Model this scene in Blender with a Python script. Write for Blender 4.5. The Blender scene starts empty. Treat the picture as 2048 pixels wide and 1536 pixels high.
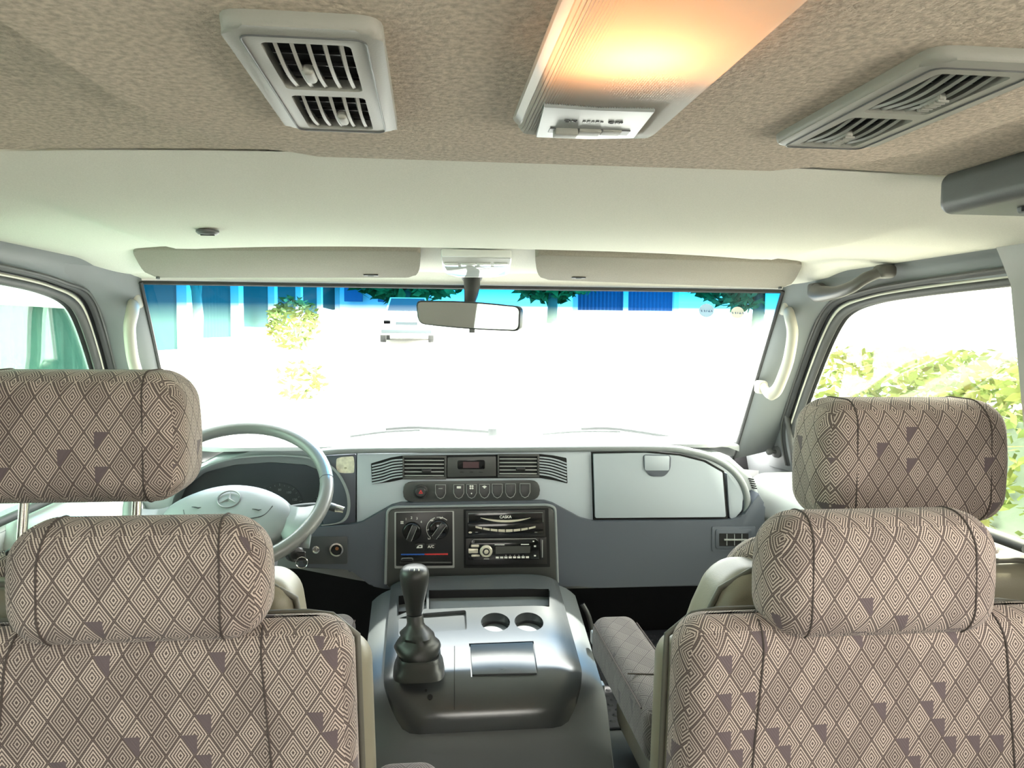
import bpy, bmesh, math, random
from mathutils import Vector, Matrix

# ------------------------------------------------------------------ camera, light, exposure
scene = bpy.context.scene
COL = scene.collection
FPX = 1540.0                                   # focal length in pixels of the 2048x1536 frame
CAM = Vector((-0.105, 0.0, 1.12))              # van: X right, Y forward, Z up, X=0 is the van's middle
_th, _ph, _ro = math.radians(6.17), math.radians(3.826), 0.0078
_f = Vector((math.sin(_th) * math.cos(_ph), math.cos(_th) * math.cos(_ph), -math.sin(_ph)))
_r0 = Vector((math.cos(_th), -math.sin(_th), 0))
_u0 = _r0.cross(_f)
CR = _r0 * math.cos(_ro) + _u0 * math.sin(_ro)
CU = _u0 * math.cos(_ro) - _r0 * math.sin(_ro)
cd = bpy.data.cameras.new('camera')
cd.sensor_width = 36.0
cd.lens = FPX / 2048 * 36.0
cd.clip_start = 0.02
cam = bpy.data.objects.new('camera', cd)
COL.objects.link(cam)
M = Matrix((CR, CU, -_f)).transposed().to_4x4()
M.translation = CAM
cam.matrix_world = M
scene.camera = cam

scene.view_settings.view_transform = 'Standard'
scene.view_settings.look = 'None'
scene.view_settings.gamma = 1.0
scene.view_settings.use_curve_mapping = False
scene.view_settings.exposure = 0.25

world = bpy.data.worlds.new('sky')
scene.world = world
world.use_nodes = True
bg = world.node_tree.nodes['Background']
bg.inputs[0].default_value = (1.0, 0.985, 0.95, 1)
bg.inputs[1].default_value = 14.0

sd = bpy.data.lights.new('sun', 'SUN')
sd.energy = 22.0
sd.color = (1.0, 0.95, 0.86)
sd.angle = 0.03
sun = bpy.data.objects.new('sun', sd)
COL.objects.link(sun)
sun.rotation_euler = Vector((-0.95, -1.0, -2.5)).to_track_quat('-Z', 'Y').to_euler()

scene.cycles.max_bounces = 10
scene.cycles.diffuse_bounces = 6
scene.cycles.transparent_max_bounces = 16
scene.cycles.caustics_reflective = False
scene.cycles.caustics_refractive = False
scene.cycles.sample_clamp_indirect = 8.0


# ------------------------------------------------------------------ pixel -> place helpers
def ray(px, py):
    return _f + CR * ((px - 1024) / FPX) + CU * ((768 - py) / FPX)

def P(px, py, Y=None, X=None, Z=None):
    d = ray(px, py)
    if Y is not None: t = (Y - CAM.y) / d.y
    elif X is not None: t = (X - CAM.x) / d.x
    else: t = (Z - CAM.z) / d.z
    return CAM + d * t

def PP(px, py, point, normal):
    d = ray(px, py)
    return CAM + d * ((Vector(point) - CAM).dot(normal) / d.dot(normal))

def lin(c):
    return tuple(((v / 255) / 12.92 if v / 255 <= 0.04045 else ((v / 255 + 0.055) / 1.055) ** 2.4) for v in c)

# ------------------------------------------------------------------ materials
MATS = {}
def mat(name, col, rough=0.6, metal=0.0, spec=0.5, noise=0.0, nscale=300.0, bump=0.0, bscale=600.0, coat=0.0, col2=None, big=0.0):
    m = bpy.data.materials.new(name)
    m.use_nodes = True
    nt = m.node_tree
    b = nt.nodes['Principled BSDF']
    b.inputs['Base Color'].default_value = (*col, 1)
    b.inputs['Roughness'].default_value = rough
    b.inputs['Metallic'].default_value = metal
    b.inputs['Specular IOR Level'].default_value = spec
    if coat: b.inputs['Coat Weight'].default_value = coat
    tc = nt.nodes.new('ShaderNodeTexCoord')
    if noise or big:
        n = nt.nodes.new('ShaderNodeTexNoise')
        n.inputs['Scale'].default_value = nscale
        n.inputs['Detail'].default_value = 3
        nt.links.new(tc.outputs['Object'], n.inputs['Vector'])
        r = nt.nodes.new('ShaderNodeValToRGB')
        r.color_ramp.elements[0].position = 0.32
        r.color_ramp.elements[1].position = 0.68
        k = noise
        c2 = col2 or col
        r.color_ramp.elements[0].color = (*[v * (1 - k) for v in c2], 1)
        r.color_ramp.elements[1].color = (*[min(1, v * (1 + k)) for v in col], 1)
        nt.links.new(n.outputs['Fac'], r.inputs['Fac'])
        out = r.outputs['Color']
        if big:
            n2 = nt.nodes.new('ShaderNodeTexNoise')
            n2.inputs['Scale'].default_value = 6
            nt.links.new(tc.outputs['Object'], n2.inputs['Vector'])
            mr = nt.nodes.new('ShaderNodeMapRange')
            mr.inputs['To Min'].default_value = 1 - big
            mr.inputs['To Max'].default_value = 1 + big * 0.5
            nt.links.new(n2.outputs['Fac'], mr.inputs['Value'])
            mx = nt.nodes.new('ShaderNodeVectorMath'); mx.operation = 'SCALE'
            nt.links.new(out, mx.inputs[0])
            nt.links.new(mr.outputs['Result'], mx.inputs['Scale'])
            out = mx.outputs['Vector']
        nt.links.new(out, b.inputs['Base Color'])
    if bump:
        n = nt.nodes.new('ShaderNodeTexNoise')
        n.inputs['Scale'].default_value = bscale
        n.inputs['Detail'].default_value = 2
        nt.links.new(tc.outputs['Object'], n.inputs['Vector'])
        bp = nt.nodes.new('ShaderNodeBump')
        bp.inputs['Strength'].default_value = bump
        bp.inputs['Distance'].default_value = 0.001
        nt.links.new(n.outputs['Fac'], bp.inputs['Height'])
        nt.links.new(bp.outputs['Normal'], b.inputs['Normal'])
    MATS[name] = m
    return m

def math_node(nt, op, a, b=None, c=None):
    n = nt.nodes.new('ShaderNodeMath'); n.operation = op
    for i, v in enumerate((a, b, c)):
        if v is None: continue
        if isinstance(v, (int, float)): n.inputs[i].default_value = v
        else: nt.links.new(v, n.inputs[i])
    return n.outputs[0]

def fabric_material(name, dark, light, purple):
    """Woven rhombus cloth: concentric rhombi, scattered dark triangles. UV map is in metres."""
    m = bpy.data.materials.new(name); m.use_nodes = True
    nt = m.node_tree; b = nt.nodes['Principled BSDF']
    b.inputs['Roughness'].default_value = 0.9
    b.inputs['Specular IOR Level'].default_value = 0.15
    b.inputs['Sheen Weight'].default_value = 0.15
    uv = nt.nodes.new('ShaderNodeUVMap'); uv.uv_map = 'UVMap'
    sp = nt.nodes.new('ShaderNodeSeparateXYZ'); nt.links.new(uv.outputs[0], sp.inputs[0])
    x = math_node(nt, 'DIVIDE', sp.outputs[0], 0.031)
    z = math_node(nt, 'DIVIDE', sp.outputs[1], 0.046)
    a = math_node(nt, 'ADD', x, z); c = math_node(nt, 'SUBTRACT', x, z)
    fa = math_node(nt, 'FRACT', a); fc = math_node(nt, 'FRACT', c)
    ia = math_node(nt, 'FLOOR', a); ic = math_node(nt, 'FLOOR', c)
    da = math_node(nt, 'ABSOLUTE', math_node(nt, 'SUBTRACT', fa, 0.5))
    dc = math_node(nt, 'ABSOLUTE', math_node(nt, 'SUBTRACT', fc, 0.5))
    d = math_node(nt, 'MAXIMUM', da, dc)
    ring = math_node(nt, 'SINE', math_node(nt, 'MULTIPLY', d, 2 * math.pi * 9.0))
    ring = math_node(nt, 'MULTIPLY_ADD', ring, -0.9, 0.5)
    # weave: thin dashes across
    wv = math_node(nt, 'SINE', math_node(nt, 'MULTIPLY', sp.outputs[1], 2 * math.pi / 0.0022))
    ring = math_node(nt, 'MULTIPLY_ADD', wv, 0.22, ring)
    cl = nt.nodes.new('ShaderNodeClamp'); nt.links.new(ring, cl.inputs[0])
    # per-rhombus random
    cb = nt.nodes.new('ShaderNodeCombineXYZ'); nt.links.new(ia, cb.inputs[0]); nt.links.new(ic, cb.inputs[1])
    wn = nt.nodes.new('ShaderNodeTexWhiteNoise'); wn.noise_dimensions = '2D'; nt.links.new(cb.outputs[0], wn.inputs['Vector'])
    pick = math_node(nt, 'LESS_THAN', wn.outputs['Value'], 0.13)
    half = math_node(nt, 'LESS_THAN', fa, fc)
    half2 = math_node(nt, 'GREATER_THAN', math_node(nt, 'ADD', fa, fc), 0.82)
    tri = math_node(nt, 'MULTIPLY', pick, math_node(nt, 'MULTIPLY', half, half2))
    # other rhombi are hatched a little flatter
    flat = math_node(nt, 'MULTIPLY', math_node(nt, 'GREATER_THAN', wn.outputs['Value'], 0.62), 0.22)
    fac = math_node(nt, 'SUBTRACT', cl.outputs[0], flat)
    cl2 = nt.nodes.new('ShaderNodeClamp'); nt.links.new(fac, cl2.inputs[0])
    mx = nt.nodes.new('ShaderNodeMix'); mx.data_type = 'RGBA'
    mx.inputs['A'].default_value = (*dark, 1); mx.inputs['B'].default_value = (*light, 1)
    nt.links.new(cl2.outputs[0], mx.inputs['Factor'])
    mx2 = nt.nodes.new('ShaderNodeMix'); mx2.data_type = 'RGBA'
    mx2.inputs['B'].default_value = (*purple, 1)
    nt.links.new(mx.outputs['Result'], mx2.inputs['A']); nt.links.new(tri, mx2.inputs['Factor'])
    nt.links.new(mx2.outputs['Result'], b.inputs['Base Color'])
    bp = nt.nodes.new('ShaderNodeBump'); bp.inputs['Strength'].default_value = 0.35; bp.inputs['Distance'].default_value = 0.001
    nt.links.new(cl2.outputs[0], bp.inputs['Height']); nt.links.new(bp.outputs['Normal'], b.inputs['Normal'])
    MATS[name] = m
    return m

def glass_material(name, tint, band=None, gloss=0.06):
    """Thin pane: tinted transparency with a little mirror-like gloss; band = colour of a sun strip along the top (UV v from the top, metres)."""
    m = bpy.data.materials.new(name); m.use_nodes = True
    nt = m.node_tree; nt.nodes.remove(nt.nodes['Principled BSDF'])
    out = nt.nodes['Material Output']
    tr = nt.nodes.new('ShaderNodeBsdfTransparent'); tr.inputs[0].default_value = (*tint, 1)
    gl = nt.nodes.new('ShaderNodeBsdfGlossy'); gl.inputs['Roughness'].default_value = 0.02
    fr = nt.nodes.new('ShaderNodeFresnel'); fr.inputs[0].default_value = 1.3
    ms = nt.nodes.new('ShaderNodeMixShader')
    f = math_node(nt, 'MULTIPLY', fr.outputs[0], gloss * 8)
    nt.links.new(f, ms.inputs[0]); nt.links.new(tr.outputs[0], ms.inputs[1]); nt.links.new(gl.outputs[0], ms.inputs[2])
    if band:
        uv = nt.nodes.new('ShaderNodeUVMap'); uv.uv_map = 'UVMap'
        sp = nt.nodes.new('ShaderNodeSeparateXYZ'); nt.links.new(uv.outputs[0], sp.inputs[0])
        r = nt.nodes.new('ShaderNodeValToRGB')
        r.color_ramp.elements[0].position = 0.0; r.color_ramp.elements[0].color = (*band, 1)
        e = r.color_ramp.elements.new(0.45); e.color = (*[v * 1.25 + 0.02 for v in band], 1)
        r.color_ramp.elements[-1].position = 1.0; r.color_ramp.elements[-1].color = (*tint, 1)
        nt.links.new(math_node(nt, 'DIVIDE', sp.outputs[1], 0.115), r.inputs[0])
        nt.links.new(r.outputs[0], tr.inputs[0])
    nt.links.new(ms.outputs[0], out.inputs[0])
    MATS[name] = m
    return m

mat('headliner', (0.49, 0.425, 0.345), 0.95, spec=0.1, noise=0.22, nscale=260, bump=0.9, bscale=420)
mat('headliner_smooth', (0.70, 0.685, 0.61), 0.9, spec=0.15, noise=0.05, nscale=500, bump=0.25, bscale=900)
mat('visor_cloth', (0.27, 0.245, 0.21), 0.95, spec=0.1, noise=0.08, nscale=400, bump=0.3, bscale=900, big=0.12)
mat('vent_plastic', (0.28, 0.28, 0.25), 0.5, bump=0.1, bscale=900)
mat('vent_dark', (0.012, 0.012, 0.011), 0.8)
mat('trim_grey', (0.165, 0.178, 0.182), 0.55, bump=0.15, bscale=700)
mat('trim_pale', (0.42, 0.44, 0.42), 0.5, bump=0.15, bscale=700)
mat('trim_dark', (0.10, 0.105, 0.105), 0.5, bump=0.15, bscale=700)
mat('pillar_beige', (0.27, 0.268, 0.255), 0.6, bump=0.5, bscale=60)
mat('rubber', (0.022, 0.023, 0.023), 0.6)
mat('rubber_grey', (0.055, 0.055, 0.052), 0.55, bump=0.4, bscale=300)
mat('cream_paint', (0.60, 0.58, 0.47), 0.4)
mat('handle_light', (0.42, 0.40, 0.33), 0.45)
mat('handle_dark', (0.07, 0.066, 0.06), 0.45)
mat('dash_grey', (0.22, 0.24, 0.25), 0.42, bump=0.12, bscale=1500)
mat('dash_panel', (0.37, 0.415, 0.465), 0.42, bump=0.12, bscale=1500)
mat('dash_low', (0.072, 0.084, 0.108), 0.5, bump=0.12, bscale=1500)
mat('dash_top', (0.33, 0.345, 0.345), 0.45, bump=0.12, bscale=1500)
mat('dash_dark', (0.045, 0.05, 0.055), 0.5, bump=0.12, bscale=1500)
mat('bezel_dark', (0.05, 0.052, 0.052), 0.38, bump=0.1, bscale=1500)
mat('console_top', (0.055, 0.06, 0.063), 0.2, spec=0.85, bump=0.05, bscale=2000)
mat('console_body', (0.10, 0.11, 0.113), 0.5, bump=0.12, bscale=1500)
mat('black_plastic', (0.012, 0.012, 0.013), 0.35)
mat('black_gloss', (0.008, 0.008, 0.009), 0.12)
mat('black_matte', (0.008, 0.008, 0.009), 0.9)
mat('button_black', (0.02, 0.021, 0.022), 0.4)
mat('edge_light', (0.34, 0.35, 0.35), 0.35)
mat('white_print', (0.75, 0.75, 0.72), 0.6)
mat('silver_print', (0.62, 0.58, 0.48), 0.35, metal=0.3)
mat('red_print', (0.55, 0.03, 0.03), 0.5)
mat('blue_print', (0.02, 0.10, 0.45), 0.5)
mat('chrome', (0.75, 0.75, 0.74), 0.15, metal=1.0)
mat('steel', (0.42, 0.40, 0.37), 0.25, metal=1.0)
mat('mirror_glass', (0.82, 0.85, 0.82), 0.02, metal=1.0)
mat('display_dark', (0.02, 0.018, 0.02), 0.15)
mat('display_red', (0.05, 0.018, 0.022), 0.3)
mat('display_grey', (0.06, 0.062, 0.06), 0.2)
mat('bulb_brass', (0.45, 0.20, 0.10), 0.3, metal=0.8)
mat('cluster_face', (0.018, 0.02, 0.024), 0.5)
mat('dial_print', (0.16, 0.17, 0.18), 0.6)
mat('stamp_print', (0.35, 0.33, 0.22), 0.7)
mat('seam_grey', (0.05, 0.055, 0.06), 0.6)
mat('emblem_grey', (0.14, 0.15, 0.155), 0.35)
mat('wiper_grey', (0.014, 0.019, 0.021), 0.6, spec=0.2)
mat('car_trim', (0.035, 0.05, 0.055), 0.5)
mat('stamp_blue', (0.04, 0.10, 0.25), 0.6)
mat('sticker_white', (0.55, 0.55, 0.50), 0.6)
mat('cluster_dark', (0.028, 0.031, 0.036), 0.35)
mat('wheel_grey', (0.20, 0.215, 0.225), 0.4, bump=0.1, bscale=1500)
mat('wheel_rim', (0.15, 0.155, 0.15), 0.3, bump=0.08, bscale=1200)
mat('vinyl_khaki', (0.225, 0.205, 0.15), 0.45, bump=0.15, bscale=500)
mat('piping', (0.10, 0.095, 0.075), 0.5)
mat('seam', (0.075, 0.058, 0.052), 0.9)
mat('floor_mat', (0.06, 0.064, 0.07), 0.6)
mat('floor_grey', (0.16, 0.17, 0.17), 0.7)
mat('boot_rubber', (0.022, 0.023, 0.022), 0.42)
mat('sticker', (0.62, 0.60, 0.48), 0.7, noise=0.2, nscale=90)
mat('sticker_blue', (0.30, 0.45, 0.60), 0.6)
mat('lens_clear', (0.62, 0.64, 0.62), 0.12)
mat('teal_sheet', (0.026, 0.075, 0.070), 0.7, spec=0.2)
mat('white_wall', (0.80, 0.80, 0.78), 0.8)
mat('blue_sheet', (0.03, 0.10, 0.22), 0.6)
mat('asphalt', (0.58, 0.57, 0.54), 0.95, noise=0.1, nscale=20)
mat('leaf_a', (0.145, 0.21, 0.055), 0.7, spec=0.2, noise=0.4, nscale=3, col2=(0.24, 0.23, 0.055))
mat('leaf_b', (0.10, 0.22, 0.06), 0.7, spec=0.2, noise=0.4, nscale=2)
mat('leaf_c', (0.11, 0.24, 0.08), 0.7, spec=0.2, noise=0.4, nscale=4)
mat('bark', (0.20, 0.26, 0.20), 0.9)
mat('car_white', (0.80, 0.80, 0.80), 0.3)
mat('car_glass', (0.02, 0.035, 0.04), 0.3)
fabric_material('seat_cloth', (0.098, 0.075, 0.069), (0.57, 0.475, 0.415), (0.135, 0.105, 0.110))
fabric_material('arm_cloth', (0.06, 0.05, 0.05), (0.15, 0.13, 0.125), (0.05, 0.042, 0.046))
glass_material('windshield_glass', (0.93, 0.98, 0.96), band=(0.0, 0.09, 0.21), gloss=0.03)
glass_material('door_glass_left', (0.52, 0.66, 0.585), gloss=0.05)
glass_material('door_glass_right', (0.80, 0.82, 0.76), gloss=0.03)
glass_material('rear_glass', (0.82, 0.81, 0.785), gloss=0.03)
glass_material('rear_glass_dimmed', (0.44, 0.48, 0.46), gloss=0.03)  # left rear panes: darker tint added to dim daylight from that side

# ------------------------------------------------------------------ object helpers
def tag(o, label=None, cat=None, group=None, kind=None):
    if label: o['label'] = label
    if cat: o['category'] = cat
    if group: o['group'] = group
    if kind: o['kind'] = kind
    return o

def thing(name, loc, label, cat, group=None):
    o = bpy.data.objects.new(name, None)
    o.empty_display_size = 0.05
    COL.objects.link(o)
    o.location = loc
    return tag(o, label, cat, group)

def box_uv(me, src=None):
    uvl = me.uv_layers.new(name='UVMap')
    for p in me.polygons:
        n = p.normal
        ax = max(range(3), key=lambda i: abs(n[i]))
        for li in p.loop_indices:
            v = me.vertices[me.loops[li].vertex_index].co
            if ax == 0: uv = (v.y, v.z)
            elif ax == 1: uv = (v.x, v.z)
            else: uv = (v.x, v.y)
            uvl.data[li].uv = uv

def finish(name, me, m, parent=None, smooth=True, angle=38, uv=False, world=True):
    """Link a mesh given in world coordinates; parent it keeping it in place."""
    bm = bmesh.new(); bm.from_mesh(me)
    bmesh.ops.recalc_face_normals(bm, faces=bm.faces[:])
    bm.to_mesh(me); bm.free()
    if uv: box_uv(me)
    if smooth:
        me.polygons.foreach_set('use_smooth', [True] * len(me.polygons))
        me.set_sharp_from_angle(angle=math.radians(angle))
    if m: me.materials.append(MATS[m])
    o = bpy.data.objects.new(name, me)
    COL.objects.link(o)
    if parent is not None:
        o.parent = parent
        if world:
            o.matrix_parent_inverse = world_matrix(parent).inverted()
    return o

def world_matrix(o):
    m = o.matrix_basis.copy()
    if o.parent is not None:
        m = world_matrix(o.parent) @ o.matrix_parent_inverse @ m
    return m

def mesh(name, verts, faces, m, parent=None, **k):
    me = bpy.data.meshes.new(name)
    me.from_pydata([tuple(v) for v in verts], [], faces)
    return finish(name, me, m, parent, **k)

def struct(o, label=None):
    o['kind'] = 'structure'
    if label: o['label'] = label
    return o

def round_poly(pts, r, n=4):
    """Round the corners of a 2D polygon; r is one radius or one per corner."""
    out = []
    N = len(pts)
    for i in range(N):
        p = Vector(pts[i]); a = Vector(pts[i - 1]); b = Vector(pts[(i + 1) % N])
        rr = r[i] if isinstance(r, (list, tuple)) else r
        da, db = a - p, b - p
        rr = min(rr, da.length * 0.48, db.length * 0.48)
        if rr < 1e-6:
            out.append(tuple(p)); continue
        s = p + da.normalized() * rr; e = p + db.normalized() * rr
        for k in range(n + 1):
            t = k / n
            q = s * (1 - t) ** 2 + p * 2 * t * (1 - t) + e * t * t
            out.append(tuple(q))
    return out

def prism(name, pts, ext, m, parent=None, bevel=0.0, seg=2, bevel_all=False, **k):
    """Solid from a closed loop of 3D points extruded by the vector ext; the loop is the seen face."""
    bm = bmesh.new()
    ext = Vector(ext)
    va = [bm.verts.new(p) for p in pts]
    vb = [bm.verts.new(Vector(p) + ext) for p in pts]
    N = len(pts)
    fa = bm.faces.new(va); fb = bm.faces.new(vb[::-1])
    for i in range(N):
        bm.faces.new((va[i], vb[i], vb[(i + 1) % N], va[(i + 1) % N]))
    if bevel:
        es = list(fa.edges) + (list(fb.edges) if bevel_all else [])
        bmesh.ops.bevel(bm, geom=es, offset=bevel, segments=seg, profile=0.5, affect='EDGES', clamp_overlap=True)
    me = bpy.data.meshes.new(name); bm.to_mesh(me); bm.free()
    return finish(name, me, m, parent, **k)

def plate(name, px, Y, th, m, parent=None, r=0, bevel=0.002, **k):
    """A plate facing the rear of the van: outline in photo pixels on the plane Y, th deep."""
    pts = round_poly(px, r) if r else px
    return prism(name, [P(x, y, Y=Y) for x, y in pts], (0, th, 0), m, parent, bevel, **k)

def rect(x0, y0, x1, y1):
    return [(x0, y0), (x1, y0), (x1, y1), (x0, y1)]

def ell(cx, cy, rx, ry=None, n=24):
    ry = ry or rx
    return [(cx + rx * math.cos(2 * math.pi * i / n), cy + ry * math.sin(2 * math.pi * i / n)) for i in range(n)]

def box(name, c, s, m, parent=None, bevel=0.0, seg=2, rot=None, **k):
    bm = bmesh.new()
    bmesh.ops.create_cube(bm, size=1)
    bmesh.ops.scale(bm, vec=s, verts=bm.verts)
    if bevel: bmesh.ops.bevel(bm, geom=bm.edges[:], offset=bevel, segments=seg, profile=0.5, affect='EDGES', clamp_overlap=True)
    if rot: bmesh.ops.rotate(bm, cent=(0, 0, 0), matrix=rot, verts=bm.verts)
    bmesh.ops.translate(bm, vec=c, verts=bm.verts)
    me = bpy.data.meshes.new(name); bm.to_mesh(me); bm.free()
    return finish(name, me, m, parent, **k)

def tube(name, path, rad, m, parent=None, n=10, closed=False, flat=1.0, up=None, **k):
    """Round (or flattened) bar along a path; rad is one radius or one per point."""
    path = [Vector(p) for p in path]
    N = len(path)
    verts, faces = [], []
    prev = None
    for i, p in enumerate(path):
        if closed: t = path[(i + 1) % N] - path[i - 1]
        else: t = path[min(i + 1, N - 1)] - path[max(i - 1, 0)]
        t = t.normalized()
        if up is not None: a = Vector(up)
        elif prev is None: a = Vector((0, 0, 1)) if abs(t.z) < 0.9 else Vector((0, 1, 0))
        else: a = prev
        a = (a - t * a.dot(t)).normalized(); prev = a
        b = t.cross(a)
        r = rad[i] if isinstance(rad, (list, tuple)) else rad
        for j in range(n):
            w = 2 * math.pi * j / n
            verts.append(p + a * (math.cos(w) * r * flat) + b * (math.sin(w) * r))
    for i in range(N if closed else N - 1):
        i2 = (i + 1) % N
        for j in range(n):
            j2 = (j + 1) % n
            faces.append((i * n + j, i * n + j2, i2 * n + j2, i2 * n + j))
    if not closed:
        faces.append(tuple(range(n))[::-1]); faces.append(tuple((N - 1) * n + j for j in range(n)))
    return mesh(name, verts, faces, m, parent, angle=50, **k)

def spline(pts, n=6, closed=False):
    """Catmull-Rom through points."""
    pts = [Vector(p) for p in pts]
    out = []
    N = len(pts)
    for i in range(N if closed else N - 1):
        p0 = pts[i - 1] if (closed or i > 0) else pts[0]
        p1 = pts[i]; p2 = pts[(i + 1) % N]
        p3 = pts[(i + 2) % N] if (closed or i + 2 < N) else pts[-1]
        for k in range(n):
            t = k / n
            out.append(0.5 * ((2 * p1) + (p2 - p0) * t + (2 * p0 - 5 * p1 + 4 * p2 - p3) * t * t + (3 * p1 - p0 - 3 * p2 + p3) * t ** 3))
    if not closed: out.append(pts[-1])
    return out

def lathe(name, prof, origin, axis, m, parent=None, n=28, **k):
    """Turned solid: prof is (radius, height) along axis from origin."""
    axis = Vector(axis).normalized()
    a = Vector((1, 0, 0)) if abs(axis.x) < 0.9 else Vector((0, 1, 0))
    a = (a - axis * a.dot(axis)).normalized(); b = axis.cross(a)
    verts, faces = [], []
    for r, h in prof:
        for j in range(n):
            w = 2 * math.pi * j / n
            verts.append(Vector(origin) + axis * h + (a * math.cos(w) + b * math.sin(w)) * max(r, 1e-5))
    for i in range(len(prof) - 1):
        for j in range(n):
            faces.append((i * n + j, i * n + (j + 1) % n, (i + 1) * n + (j + 1) % n, (i + 1) * n + j))
    faces.append(tuple(range(n))); faces.append(tuple((len(prof) - 1) * n + j for j in range(n)))
    return mesh(name, verts, faces, m, parent, **k)

def grid(name, fn, nu, nv, m, parent=None, uvm=False, thick=None, **k):
    verts = [fn(i / nu, j / nv) for j in range(nv + 1) for i in range(nu + 1)]
    faces = [(j * (nu + 1) + i, j * (nu + 1) + i + 1, (j + 1) * (nu + 1) + i + 1, (j + 1) * (nu + 1) + i) for j in range(nv) for i in range(nu)]
    if thick is not None:
        o = len(verts); t = Vector(thick)
        verts += [Vector(v) + t for v in verts]
        faces += [tuple(q + o for q in f[::-1]) for f in faces]
        edge = [i for i in range(nu + 1)] + [j * (nu + 1) + nu for j in range(1, nv + 1)] + [nv * (nu + 1) + i for i in range(nu - 1, -1, -1)] + [j * (nu + 1) for j in range(nv - 1, 0, -1)]
        for a in range(len(edge)):
            p, q = edge[a], edge[(a + 1) % len(edge)]
            faces.append((q, p, p + o, q + o))
    return mesh(name, verts, faces, m, parent, **k)

def rbox_data(size, r, mid=6, rn=4, deform=None):
    """Rounded box as verts/faces; r may be a radius per axis-free box; deform maps Vector -> Vector."""
    h = [s / 2 for s in size]
    def axis(hh):
        rr = min(r, hh * 0.98)
        a = [-hh + rr * (1 - math.cos(math.pi / 2 * 0)) * 0]
        z = [-(hh - rr) - rr * math.tan(math.pi / 4 * (1 - q / rn)) for q in range(rn + 1)]
        c = [-(hh - rr) + 2 * (hh - rr) * q / mid for q in range(1, mid)]
        return z + c + [-v for v in z[::-1]]
    ax = [axis(v) for v in h]
    verts, idx, faces = [], {}, []
    def vid(p):
        key = tuple(round(v, 6) for v in p)
        if key not in idx:
            idx[key] = len(verts)
            q = Vector([max(-(h[i] - min(r, h[i] * .98)), min(h[i] - min(r, h[i] * .98), p[i])) for i in range(3)])
            d = Vector(p) - q
            w = q + d.normalized() * r if d.length > 1e-9 else Vector(p)
            for i in range(3):
                w[i] = max(-h[i], min(h[i], w[i]))
            verts.append(deform(w) if deform else w)
        return idx[key]
    for k in range(3):
        a, b = (k + 1) % 3, (k + 2) % 3
        for s in (-1, 1):
            for i in range(len(ax[a]) - 1):
                for j in range(len(ax[b]) - 1):
                    q = []
                    for (ii, jj) in ((i, j), (i + 1, j), (i + 1, j + 1), (i, j + 1)):
                        p = [0, 0, 0]; p[k] = s * h[k]; p[a] = ax[a][ii]; p[b] = ax[b][jj]
                        q.append(vid(p))
                    faces.append(tuple(q if s > 0 else q[::-1]))
    return verts, faces

def rbox(name, c, size, r, m, parent=None, rot=None, deform=None, mid=6, rn=4, uv=False, **k):
    v, f = rbox_data(size, r, mid, rn, deform)
    R_ = rot or Matrix.Identity(3)
    v = [R_ @ p + Vector(c) for p in v]
    return mesh(name, v, f, m, parent, uv=uv, angle=60, **k)

def text(name, s, size, c, m, parent=None, normal=(0, -1, 0), right=(1, 0, 0), depth=0.0004, bold=False, **k):
    cu = bpy.data.curves.new('t', 'FONT'); cu.body = s; cu.size = size; cu.align_x = 'CENTER'; cu.align_y = 'CENTER'; cu.extrude = depth
    if bold: cu.offset = size * 0.018
    cu.resolution_u = 3
    o = bpy.data.objects.new('t', cu); COL.objects.link(o)
    dg = bpy.context.evaluated_depsgraph_get()
    me = bpy.data.meshes.new_from_object(o.evaluated_get(dg))
    bpy.data.objects.remove(o); bpy.data.curves.remove(cu)
    n = Vector(normal).normalized(); r = Vector(right).normalized(); u = n.cross(r)
    mt = Matrix((r, u, n)).transposed()
    for v in me.vertices: v.co = mt @ v.co + Vector(c)
    me.name = name
    return finish(name, me, m, parent, smooth=False, **k)

def cut(o, cutters):
    """Boolean the cutters out of o for good and delete them."""
    for c in cutters:
        md = o.modifiers.new('b', 'BOOLEAN'); md.operation = 'DIFFERENCE'; md.solver = 'EXACT'; md.object = c
    dg = bpy.context.evaluated_depsgraph_get()
    me = bpy.data.meshes.new_from_object(o.evaluated_get(dg))
    old = o.data
    o.modifiers.clear(); o.data = me; me.name = old.name
    bpy.data.meshes.remove(old)
    for c in cutters:
        d = c.data; bpy.data.objects.remove(c); bpy.data.meshes.remove(d)
    me.polygons.foreach_set('use_smooth', [True] * len(me.polygons))
    me.set_sharp_from_angle(angle=math.radians(35))
    return o

V = Vector

# ================================================================== the cabin shell
def hw(z):                                   # half width of the side walls (tumblehome)
    return 0.80 + 0.2 * (1.19 - z)
def SV(s, y, z, off=0.0):                    # point on the side wall, off = outwards
    return V((s * (hw(z) + off), y, z))

def zc(x, y):                                # headliner height
    z = 1.29 - 0.033 * (abs(x) / 0.76) ** 3
    t = max(0.0, min(1.0, (y - 1.5) / 0.245))
    return z - (0.045 - 0.02 * abs(x) / 0.76) * t * t * (3 - 2 * t)

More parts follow.
